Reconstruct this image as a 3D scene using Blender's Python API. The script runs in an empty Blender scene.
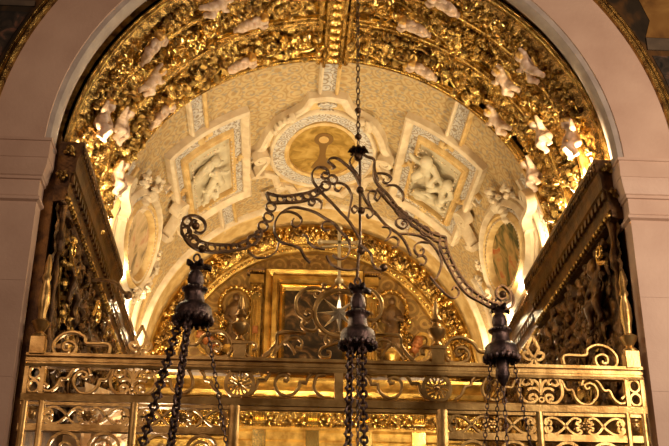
import bpy, bmesh, math, random
from mathutils import Vector, Matrix, noise
from math import sin, cos, pi, radians, sqrt, atan2, hypot
random.seed(7)
SC = bpy.context.scene
COL = SC.collection
EYE = 1.6                      # heights below are measured from eye level; the floor lies 1.6 m under it
AX, RZ, R = .045, 4.475, 2.4   # axis, springing height and radius of the vault
ROOT = {}

# ------------------------------------------------------------------ materials
def mat(name, col, rough=.5, metal=0., col2=None, nscale=6., bump=0., bscale=40., detail=4., lo=.4, hi=.65):
    m = bpy.data.materials.new(name); m.use_nodes = True
    nt = m.node_tree; b = nt.nodes['Principled BSDF']
    b.inputs['Roughness'].default_value = rough; b.inputs['Metallic'].default_value = metal
    b.inputs['Base Color'].default_value = (*col, 1)
    tc = nt.nodes.new('ShaderNodeTexCoord')
    if col2:
        n = nt.nodes.new('ShaderNodeTexNoise'); n.inputs['Scale'].default_value = nscale; n.inputs['Detail'].default_value = detail
        r = nt.nodes.new('ShaderNodeValToRGB'); e = r.color_ramp.elements
        e[0].position = lo; e[1].position = hi; e[0].color = (*col2, 1); e[1].color = (*col, 1)
        nt.links.new(tc.outputs['Object'], n.inputs['Vector']); nt.links.new(n.outputs['Fac'], r.inputs['Fac'])
        nt.links.new(r.outputs['Color'], b.inputs['Base Color'])
    if bump:
        n2 = nt.nodes.new('ShaderNodeTexNoise'); n2.inputs['Scale'].default_value = bscale; n2.inputs['Detail'].default_value = 3
        bp = nt.nodes.new('ShaderNodeBump'); bp.inputs['Strength'].default_value = bump; bp.inputs['Distance'].default_value = .02
        nt.links.new(tc.outputs['Object'], n2.inputs['Vector']); nt.links.new(n2.outputs['Fac'], bp.inputs['Height'])
        nt.links.new(bp.outputs['Normal'], b.inputs['Normal'])
    return m

def ramp(nt, fac, stops):
    r = nt.nodes.new('ShaderNodeValToRGB'); e = r.color_ramp.elements
    while len(e) < len(stops): e.new(.5)
    for k, (p, c) in enumerate(stops): e[k].position = p; e[k].color = (*c, 1)
    nt.links.new(fac, r.inputs['Fac']); return r.outputs['Color']

def mixc(nt, fac, a, b):
    m = nt.nodes.new('ShaderNodeMix'); m.data_type = 'RGBA'
    nt.links.new(fac, m.inputs[0]); nt.links.new(a, m.inputs[6]); nt.links.new(b, m.inputs[7]); return m.outputs[2]

def math_(nt, op, a, b=None):
    m = nt.nodes.new('ShaderNodeMath'); m.operation = op
    for k, x in enumerate((a, b)):
        if x is None: continue
        if isinstance(x, (int, float)): m.inputs[k].default_value = x
        else: nt.links.new(x, m.inputs[k])
    return m.outputs[0]

def arabesque(name, ground, ink, tint, scale=4.2, rough=.65, metal=0., coord='UV'):
    """painted scrollwork: rings and stems of two colours over a ground, laid out in surface metres"""
    m = bpy.data.materials.new(name); m.use_nodes = True; nt = m.node_tree; b = nt.nodes['Principled BSDF']
    b.inputs['Roughness'].default_value = rough; b.inputs['Metallic'].default_value = metal
    tc = nt.nodes.new('ShaderNodeTexCoord')
    nz = nt.nodes.new('ShaderNodeTexNoise'); nz.inputs['Scale'].default_value = 3.; nt.links.new(tc.outputs[coord], nz.inputs['Vector'])
    mp = nt.nodes.new('ShaderNodeVectorMath'); mp.operation = 'MULTIPLY_ADD'
    nt.links.new(nz.outputs['Color'], mp.inputs[0]); mp.inputs[1].default_value = (.12, .12, 0); nt.links.new(tc.outputs[coord], mp.inputs[2])
    v = nt.nodes.new('ShaderNodeTexVoronoi'); v.inputs['Scale'].default_value = scale; v.inputs['Randomness'].default_value = .35
    nt.links.new(mp.outputs[0], v.inputs['Vector'])
    ring = math_(nt, 'SINE', math_(nt, 'MULTIPLY', v.outputs['Distance'], 24.))
    line = math_(nt, 'GREATER_THAN', ring, .35)
    v2 = nt.nodes.new('ShaderNodeTexVoronoi'); v2.inputs['Scale'].default_value = scale * 3.1; nt.links.new(mp.outputs[0], v2.inputs['Vector'])
    dots = math_(nt, 'LESS_THAN', v2.outputs['Distance'], .33)
    n3 = nt.nodes.new('ShaderNodeTexNoise'); n3.inputs['Scale'].default_value = 13.; nt.links.new(tc.outputs[coord], n3.inputs['Vector'])
    g = ramp(nt, n3.outputs['Fac'], [(.3, tuple(c * .8 for c in ground)), (.7, ground)])
    i_ = ramp(nt, n3.outputs['Fac'], [(.4, ink), (.6, tuple(c * 1.25 for c in ink))])
    t_ = ramp(nt, n3.outputs['Fac'], [(.4, tint), (.6, tuple(c * 1.15 for c in tint))])
    c1 = mixc(nt, math_(nt, 'MULTIPLY', line, .75), g, i_)
    c2 = mixc(nt, math_(nt, 'MULTIPLY', dots, .7), c1, t_)
    nt.links.new(c2, b.inputs['Base Color'])
    return m

def blotches(name, stops, scale=4., rough=.6, dist=1.2):
    """a dim old painting: soft areas of several colours"""
    m = bpy.data.materials.new(name); m.use_nodes = True; nt = m.node_tree; b = nt.nodes['Principled BSDF']
    b.inputs['Roughness'].default_value = rough; b.inputs['Specular IOR Level'].default_value = .15
    tc = nt.nodes.new('ShaderNodeTexCoord')
    n = nt.nodes.new('ShaderNodeTexNoise'); n.inputs['Scale'].default_value = scale; n.inputs['Detail'].default_value = 3; n.inputs['Distortion'].default_value = dist
    nt.links.new(tc.outputs['Object'], n.inputs['Vector'])
    nt.links.new(ramp(nt, n.outputs['Fac'], stops), b.inputs['Base Color'])
    return m

def stone_blocks():
    m = mat('pink_stone', (.60, .41, .305), .55, 0, (.49, .315, .23), 2.2, .12, 30, 6, .3, .7)
    return m

M = dict(
    stone=stone_blocks(),
    soffit=mat('grey_stone', (.50, .42, .36), .6, 0, (.38, .31, .27), 5., .1, 30),
    plaster=mat('dark_plaster', (.06, .04, .025), .7, 0, (.035, .025, .016), 2.),
    floor=mat('floor_stone', (.30, .22, .17), .4, 0, (.18, .13, .1), 1.5),
    gold=mat('gilding', (.76, .52, .16), .25, .95, (.24, .13, .03), 11., .45, 70, 5, .38, .58),
    gold2=mat('worn_gilding', (.50, .31, .085), .36, .9, (.13, .065, .018), 11., .4, 55, 5, .38, .6),
    goldp=mat('polished_gilding', (.88, .63, .22), .22, .95, (.58, .36, .09), 6., .1, 60),
    goldshade=mat('shaded_gilded_wood', (.155, .073, .02), .40, .75, (.045, .02, .007), 8., .3, 45, 4, .4, .65),  # gilded wood of the unlit side walls, their shade put into the colour
    altar=mat('altar_gilding', (.66, .42, .11), .33, .85, (.32, .18, .04), 7., .25, 50, 4, .35, .6),
    brass=mat('gate_brass', (.66, .43, .16), .34, .85, (.34, .19, .055), 7., .15, 70, 5, .35, .6),
    iron=mat('wrought_iron', (.19, .105, .048), .42, .75, (.085, .045, .022), 14., .2, 80),
    bronze=mat('blackened_bronze', (.15, .095, .085), .36, .8, (.05, .033, .033), 16., .3, 90),
    flesh=mat('painted_flesh', (.74, .56, .43), .4, 0, (.50, .33, .21), 16.),
    stucco=mat('cream_stucco', (.72, .60, .42), .6, 0, (.58, .45, .29), 7., .1, 40),
    stuccoy=mat('yellow_stucco', (.68, .49, .22), .55, 0, (.52, .33, .12), 8., .1, 40),
    relief=mat('relief_stucco', (.62, .54, .38), .6, 0, (.50, .42, .28), 6., .15, 40),
    guil=arabesque('guilloche_paint', (.62, .58, .52), (.20, .12, .05), (.30, .30, .33), 8., .65, 0, 'Object'),
    vault=arabesque('vault_arabesque', (.55, .405, .205), (.33, .195, .07), (.25, .225, .19), 5.4),
    lunette=arabesque('gilt_lunette_paint', (.26, .15, .04), (.38, .23, .065), (.16, .075, .022), 3.6, .5, .35, 'Object'),
    monstrance=blotches('ochre_painting', [(.3, (.20, .11, .02)), (.5, (.36, .215, .05)), (.7, (.50, .33, .10))], 5.),
    brownpaint=mat('brown_paint', (.17, .085, .018), .6),
    saint=blotches('saint_painting', [(.34, (.06, .06, .022)), (.45, (.22, .15, .05)), (.56, (.40, .25, .09)), (.66, (.36, .09, .025))], 4.2, .6, .7),
    palesaint=blotches('pale_saint_painting', [(.34, (.22, .16, .09)), (.46, (.50, .36, .19)), (.58, (.62, .46, .27)), (.68, (.52, .28, .16))], 4.2, .6, .7),
    drapery=blotches('ochre_drapery', [(.3, (.09, .04, .012)), (.5, (.20, .095, .025)), (.7, (.30, .16, .045))], 3., .6, 1.),
    leafgold=mat('leaf_gold', (.82, .62, .28), .4, .25),
    altarpaint=blotches('altar_painting', [(.3, (.010, .007, .005)), (.5, (.03, .018, .009)), (.62, (.11, .055, .02)), (.75, (.26, .16, .075))], 4., .45, 2.2),
    fresco=blotches('dark_fresco', [(.3, (.014, .011, .007)), (.5, (.032, .021, .012)), (.63, (.11, .05, .015)), (.75, (.20, .10, .03))], 2.2, .6, 1.5),
    frescolow=blotches('lower_fresco', [(.35, (.015, .013, .011)), (.55, (.05, .035, .025)), (.7, (.17, .08, .05))], 7., .6, 1.5),
    paleband=mat('pale_painted_band', (.11, .075, .045), .6, 0, (.06, .04, .025), 5.),
    marble=mat('grey_marble', (.50, .44, .42), .35, 0, (.34, .29, .28), 7.),
    pale=mat('pale_carving', (.82, .64, .44), .5, 0, (.70, .45, .22), 9., .1, 40),
    silver=mat('silver_star', (.82, .76, .62), .3, .85),
    statue=mat('statue_bronze', (.16, .085, .03), .45, .5, (.08, .04, .015), 9.),
    hair=mat('gilded_hair', (.70, .42, .12), .4, .6),
    red=mat('red_lacquer', (.26, .085, .02), .45, .3),
)

# ------------------------------------------------------------------ mesh building
class MB:
    def __init__(s): s.v = []; s.f = []; s.uv = {}
    def add(s, vs, fs, uv=None):
        o = len(s.v)
        for k, x in enumerate(vs):
            s.v.append(Vector(x))
            if uv: s.uv[o + k] = uv[k]
        s.f += [tuple(i + o for i in f) for f in fs]
        return s
    def merge(s, other, mx=Matrix.Identity(4)):
        return s.add([mx @ v for v in other.v], other.f)
    def box(s, x0, x1, y0, y1, z0, z1):
        vs = [(x, y, z) for x in (x0, x1) for y in (y0, y1) for z in (z0, z1)]
        return s.add(vs, [(0, 1, 3, 2), (4, 6, 7, 5), (0, 4, 5, 1), (2, 3, 7, 6), (0, 2, 6, 4), (1, 5, 7, 3)])
    def tube(s, pts, r, n=6, closed=False, flat=1.):
        pts = [Vector(p) for p in pts]; k = len(pts)
        rr = r if isinstance(r, (list, tuple)) else [r] * k
        T = []
        for i in range(k):
            a = pts[i - 1] if (i or closed) else pts[0]; b = pts[(i + 1) % k] if (i < k - 1 or closed) else pts[-1]
            d = b - a; T.append(d.normalized() if d.length > 1e-9 else Vector((0, 0, 1)))
        ref = Vector((0, 0, 1)) if abs(T[0].z) < .9 else Vector((1, 0, 0))
        nrm = (ref - T[0] * ref.dot(T[0])).normalized(); vs = []; fs = []
        for i in range(k):
            nrm = nrm - T[i] * nrm.dot(T[i])
            nrm = nrm.normalized() if nrm.length > 1e-6 else T[i].orthogonal().normalized()
            bn = T[i].cross(nrm)
            for j in range(n):
                a = 2 * pi * j / n; vs.append(pts[i] + (nrm * cos(a) * flat + bn * sin(a)) * rr[i])
        for i in range(k if closed else k - 1):
            for j in range(n):
                a, b = i * n + j, i * n + (j + 1) % n; c = ((i + 1) % k) * n
                fs.append((a, b, c + (j + 1) % n, c + j))
        if not closed: fs += [tuple(range(n))[::-1], tuple(range((k - 1) * n, k * n))]
        return s.add(vs, fs)
    def lathe(s, prof, n=16, c=(0, 0, 0), wob=None):
        """prof: (radius, height) going down or up; wob(k, j) scales the radius"""
        vs = []; fs = []
        for k, (r, z) in enumerate(prof):
            for j in range(n):
                a = 2 * pi * j / n; q = r * (wob(k, j) if wob else 1)
                vs.append((c[0] + q * cos(a), c[1] + q * sin(a), c[2] + z))
        for k in range(len(prof) - 1):
            for j in range(n): fs.append((k * n + j, k * n + (j + 1) % n, (k + 1) * n + (j + 1) % n, (k + 1) * n + j))
        fs += [tuple(range(n))[::-1], tuple(range((len(prof) - 1) * n, len(prof) * n))]
        return s.add(vs, fs)
    def ball(s, c, r, n=8, m=6, sc=(1, 1, 1)):
        vs = []; fs = []
        for i in range(1, m):
            for j in range(n):
                a, b = pi * i / m, 2 * pi * j / n
                vs.append((c[0] + r * sc[0] * sin(a) * cos(b), c[1] + r * sc[1] * sin(a) * sin(b), c[2] + r * sc[2] * cos(a)))
        vs += [(c[0], c[1], c[2] + r * sc[2]), (c[0], c[1], c[2] - r * sc[2])]
        for i in range(m - 2):
            for j in range(n): fs.append((i * n + j, (i + 1) * n + j, (i + 1) * n + (j + 1) % n, i * n + (j + 1) % n))
        t = len(vs) - 2
        for j in range(n):
            fs.append((t, j, (j + 1) % n)); fs.append((t + 1, (m - 2) * n + (j + 1) % n, (m - 2) * n + j))
        return s.add(vs, fs)
    def sweep(s, path, prof, mp, closed=False):
        """carry a closed (offset, height) profile along a 2D path, mitred; mp maps (p, q, h) to space"""
        k = len(path); n = len(prof); vs = []; fs = []
        for i in range(k):
            p = path[i]; a = path[i - 1] if (i or closed) else None; b = path[(i + 1) % k] if (i < k - 1 or closed) else None
            ds = []
            for u, w in ((a, p), (p, b)):
                if u is None or w is None: continue
                l = hypot(w[0] - u[0], w[1] - u[1]) or 1e-9; ds.append(((w[0] - u[0]) / l, (w[1] - u[1]) / l))
            if len(ds) == 1: ds.append(ds[0])
            n0 = (-ds[0][1], ds[0][0]); n1 = (-ds[1][1], ds[1][0]); mx = (n0[0] + n1[0], n0[1] + n1[1]); l2 = mx[0] ** 2 + mx[1] ** 2
            q = 2 / l2 if l2 > .35 else 2 / .35
            for o, h in prof: vs.append(mp(p[0] + mx[0] * q * o, p[1] + mx[1] * q * o, h))
        for i in range(k if closed else k - 1):
            for j in range(n):
                a, b = i * n + j, i * n + (j + 1) % n; c = ((i + 1) % k) * n
                fs.append((a, b, c + (j + 1) % n, c + j))
        if not closed: fs += [tuple(range(n))[::-1], tuple(range((k - 1) * n, k * n))]
        return s.add(vs, fs)
    def disc(s, outline, mp, hf, hback, rings=6, c=None):
        """a filled outline (star shaped about c) with surface height hf(p, q, t) and a rim back to hback"""
        k = len(outline)
        if c is None: c = (sum(p[0] for p in outline) / k, sum(p[1] for p in outline) / k)
        vs = [mp(c[0], c[1], hf(c[0], c[1], 0))]; uv = [c]; fs = []
        for i in range(1, rings + 1):
            t = i / rings
            for p in outline:
                x = c[0] + (p[0] - c[0]) * t; y = c[1] + (p[1] - c[1]) * t; vs.append(mp(x, y, hf(x, y, t))); uv.append((x, y))
        for j in range(k): fs.append((0, 1 + j, 1 + (j + 1) % k))
        for i in range(rings - 1):
            for j in range(k):
                a = 1 + i * k; fs.append((a + j, a + k + j, a + k + (j + 1) % k, a + (j + 1) % k))
        b = len(vs); a = 1 + (rings - 1) * k
        for p in outline: vs.append(mp(p[0], p[1], hback)); uv.append(p)
        for j in range(k): fs.append((a + j, b + j, b + (j + 1) % k, a + (j + 1) % k))
        return s.add(vs, fs, uv)
    def grid(s, fun, nu, nv):
        vs = []; uv = []; fs = []
        for i in range(nu + 1):
            for j in range(nv + 1):
                r = fun(i / nu, j / nv); vs.append(r[0]); uv.append(r[1])
        for i in range(nu):
            for j in range(nv):
                a = i * (nv + 1) + j; fs.append((a, a + nv + 1, a + nv + 2, a + 1))
        return s.add(vs, fs, uv)
    def build(s, name, m, parent=None, local=False, angle=40):
        me = bpy.data.meshes.new(name)
        off = Vector((0, 0, 0)) if local else Vector((0, 0, EYE)) - (ROOT.get(parent.name, Vector()) if parent else Vector())
        me.from_pydata([tuple(v + off) for v in s.v], [], s.f)
        if s.uv:
            L = me.uv_layers.new(name='surface')
            for l in me.loops: L.data[l.index].uv = s.uv.get(l.vertex_index, (0, 0))
        bm = bmesh.new(); bm.from_mesh(me); bmesh.ops.recalc_face_normals(bm, faces=bm.faces); bm.to_mesh(me); bm.free()
        me.polygons.foreach_set('use_smooth', [True] * len(me.polygons)); me.set_sharp_from_angle(angle=radians(angle))
        me.materials.append(M[m] if isinstance(m, str) else m)
        o = bpy.data.objects.new(name, me); COL.objects.link(o)
        if parent:
            o.parent = parent; ROOT[o.name] = ROOT.get(parent.name, Vector())
        return o

def thing(name, label, cat, loc=(0, 0, 0), group=None):
    o = bpy.data.objects.new(name, None); COL.objects.link(o); o.empty_display_size = .1
    o.location = Vector(loc) + Vector((0, 0, EYE)); ROOT[o.name] = o.location.copy()
    o['label'] = label; o['category'] = cat
    if group: o['group'] = group
    return o
def structure(o): o['kind'] = 'structure'; return o
def place(src, parent, mx, m=None):
    """a copy of a part (and of its sub-parts) under another thing, at a matrix given from eye level"""
    o = src.copy(); COL.objects.link(o)
    o.parent = parent; o.matrix_parent_inverse = Matrix.Identity(4)
    o.matrix_basis = Matrix.Translation(Vector((0, 0, EYE)) - ROOT.get(parent.name, Vector())) @ mx
    for ch in src.children:
        c = ch.copy(); COL.objects.link(c); c.parent = o; c.matrix_basis = ch.matrix_basis.copy()
    return o

def cr(pts, n=5, closed=False):
    """smooth curve through points"""
    k = len(pts); out = []; d = len(pts[0])
    P = lambda i: pts[i % k] if closed else pts[max(0, min(k - 1, i))]
    for i in range(k if closed else k - 1):
        a, b, c, e = P(i - 1), P(i), P(i + 1), P(i + 2)
        for j in range(n):
            t = j / n
            out.append(tuple(.5 * (2 * b[q] + (c[q] - a[q]) * t + (2 * a[q] - 5 * b[q] + 4 * c[q] - e[q]) * t * t + (3 * b[q] - a[q] - 3 * c[q] + e[q]) * t ** 3) for q in range(d)))
    if not closed: out.append(tuple(pts[-1]))
    return out
def spiral(cx, cy, r0, r1, a0, a1, n=28):
    return [(cx + (r0 + (r1 - r0) * t) * cos(a0 + (a1 - a0) * t), cy + (r0 + (r1 - r0) * t) * sin(a0 + (a1 - a0) * t)) for t in [k / n for k in range(n + 1)]]
def circle(cx, cy, rx, ry=None, n=28, a0=0., a1=2 * pi):
    ry = rx if ry is None else ry
    full = abs(a1 - a0 - 2 * pi) < 1e-6
    return [(cx + rx * cos(a0 + (a1 - a0) * k / (n if full else n - 1)), cy + ry * sin(a0 + (a1 - a0) * k / (n if full else n - 1))) for k in range(n)]
def dense(path, step, closed=False):
    out = []; k = len(path)
    for i in range(k if closed else k - 1):
        a, b = path[i], path[(i + 1) % k]; m = max(1, int(hypot(b[0] - a[0], b[1] - a[1]) / step))
        for j in range(m): out.append((a[0] + (b[0] - a[0]) * j / m, a[1] + (b[1] - a[1]) * j / m))
    if not closed: out.append(path[-1])
    return out

def V(s, y, h=0.):
    """vault surface: arc length from the crown, depth, height towards the room"""
    a = s / R; return (AX + (R - h) * sin(a), y, RZ + (R - h) * cos(a))
def VM(s, y, h=0., rot=0., sc=1.):
    a = s / R; t = Vector((cos(a), 0, -sin(a))); n = Vector((-sin(a), 0, -cos(a))); u = Vector((0, -1, 0))
    m = Matrix.Identity(4)
    for k in range(3): m[k][0] = t[k]; m[k][1] = u[k]; m[k][2] = n[k]
    return Matrix.Translation(V(s, y, h)) @ m @ Matrix.Rotation(rot, 4, 'Z') @ Matrix.Scale(sc, 4)
def NZ(x, y, z=0.): return noise.noise(Vector((x, y, z)))
def knobs(x, y, z=0.):
    """rounded leafy lumps, 0..1"""
    d = noise.voronoi(Vector((x, y, z)))[0]
    return max(0., 1 - d[0] * 1.25) * .7 + max(0., .5 + .8 * NZ(x * 1.7 + 9, y * 1.7, z)) * .45
def bar(w, d, h0=0.): return [(-w / 2, h0), (w / 2, h0), (w / 2, h0 + d), (-w / 2, h0 + d)]
def halfround(w, d, h0=0., n=6): return [(-w / 2 * cos(pi * k / n), h0 + d * sin(pi * k / n)) for k in range(n + 1)]

GC = {
'u1': [(0.108,2.648),(0.174,2.635),(0.199,2.572),(0.188,2.504),(0.122,2.453)],
'u2': [(0.167,2.674),(0.218,2.656),(0.255,2.611),(0.269,2.576),(0.316,2.578),(0.328,2.529),(0.371,2.478),(0.429,2.46),(0.488,2.488),(0.519,2.557),(0.498,2.617),(0.447,2.635),(0.414,2.615),(0.424,2.589),(0.453,2.593)],
'u3': [(0.388,2.652),(0.44,2.676),(0.507,2.673),(0.551,2.656),(0.582,2.619),(0.601,2.589),(0.655,2.587)],
'u4': [(0.604,2.589),(0.656,2.586),(0.669,2.53),(0.704,2.478),(0.748,2.457)],
'u5': [(0.954,2.461),(1.007,2.508),(1.04,2.569),(1.085,2.585),(1.102,2.631),(1.157,2.679),(1.217,2.691)],
'u6': [(1.27,2.582),(1.299,2.621),(1.29,2.662),(1.246,2.673),(1.206,2.626),(1.183,2.55),(1.206,2.49),(1.278,2.461),(1.347,2.501),(1.371,2.572),(1.426,2.574),(1.452,2.624),(1.498,2.664),(1.544,2.668)],
'p1': [(1.574,2.612),(1.543,2.596),(1.514,2.611),(1.524,2.646),(1.562,2.658),(1.598,2.628),(1.588,2.597)],
'p2': [(1.512,2.649),(1.483,2.572),(1.496,2.496),(1.548,2.449),(1.6,2.454),(1.629,2.484),(1.612,2.514),(1.577,2.51),(1.572,2.48),(1.599,2.478)],
'p3': [(1.662,2.527),(1.657,2.576),(1.635,2.621),(1.606,2.643)],
'p4': [(1.658,2.538),(1.623,2.568),(1.578,2.566),(1.555,2.551)],
'u7': [(1.742,2.654),(1.795,2.668),(1.846,2.638),(1.88,2.566),(1.929,2.56),(1.946,2.507),(1.986,2.455),(2.059,2.441),(2.116,2.488),(2.14,2.549),(2.12,2.602),(2.077,2.624),(2.037,2.603),(2.05,2.573),(2.078,2.586)],
'u8': [(2.007,2.599),(2.035,2.654),(2.096,2.666),(2.153,2.634),(2.194,2.566),(2.239,2.562),(2.267,2.499),(2.313,2.458),(2.36,2.463),(2.382,2.494),(2.359,2.516),(2.334,2.493)],
'c1': [(1.88,2.781),(1.89,2.859),(2.062,2.864),(2.09,2.92),(2.17,2.958),(2.26,2.94),(2.322,2.878),(2.33,2.808),(2.287,2.76),(2.196,2.758),(2.154,2.796),(2.156,2.851),(2.208,2.875),(2.251,2.853),(2.246,2.806),(2.212,2.797),(2.205,2.821)],
'f1': [(1.619,2.837),(1.58,2.906),(1.587,2.938),(1.627,3.029)],
'f2': [(1.612,2.821),(1.581,2.813),(1.545,2.835),(1.542,2.866),(1.571,2.879),(1.581,2.859)],
'f3': [(1.615,2.821),(1.596,2.774),(1.516,2.749)],
'c2': [(1.227,2.874),(1.167,2.888),(1.118,2.957),(1.022,2.997),(0.938,2.976),(0.885,2.896),(0.901,2.803),(0.982,2.771),(1.065,2.8),(1.087,2.855),(1.055,2.901),(1.003,2.907),(0.974,2.875),(0.992,2.837),(1.023,2.853)],
'c3': [(0.537,2.887),(0.58,2.811),(0.639,2.773),(0.713,2.771),(0.774,2.815),(0.776,2.878),(0.732,2.908),(0.687,2.891),(0.686,2.852),(0.715,2.845)],
'c4': [(0.318,2.999),(0.498,3.004),(0.519,2.918),(0.57,2.841),(0.628,2.793)],
'c5': [(0.361,2.82),(0.391,2.876),(0.444,2.924),(0.481,2.894),(0.532,2.825)],
'l1': [(0.149,3.388),(0.203,3.411),(0.294,3.392),(0.36,3.301),(0.35,3.189),(0.289,3.13),(0.237,3.147),(0.23,3.184),(0.263,3.199),(0.282,3.171)],
'l2': [(0.142,3.372),(0.171,3.331),(0.202,3.338),(0.205,3.362),(0.184,3.371)],
'l3': [(0.199,3.121),(0.183,3.05),(0.227,3.024),(0.302,3.047),(0.311,3.094),(0.286,3.103),(0.276,3.076)],
'l4': [(0.002,3.491),(0.036,3.44),(0.096,3.398),(0.139,3.413),(0.135,3.446),(0.109,3.43)],
'l5': [(-0.026,3.007),(0.034,3.001),(0.101,2.988),(0.115,2.94),(0.085,2.91),(0.063,2.934),(0.078,2.957)],
'l6': [(-0.011,2.936),(0.048,2.911),(0.137,2.877),(0.159,2.823),(0.129,2.793),(0.077,2.802),(0.073,2.84),(0.103,2.847)],
'l7': [(0.452,2.9),(0.409,2.948),(0.35,2.958),(0.307,2.92),(0.318,2.873),(0.356,2.88)],
'l8': [(0.545,2.797),(0.514,2.883),(0.502,2.993),(0.276,2.999)],
}
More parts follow.
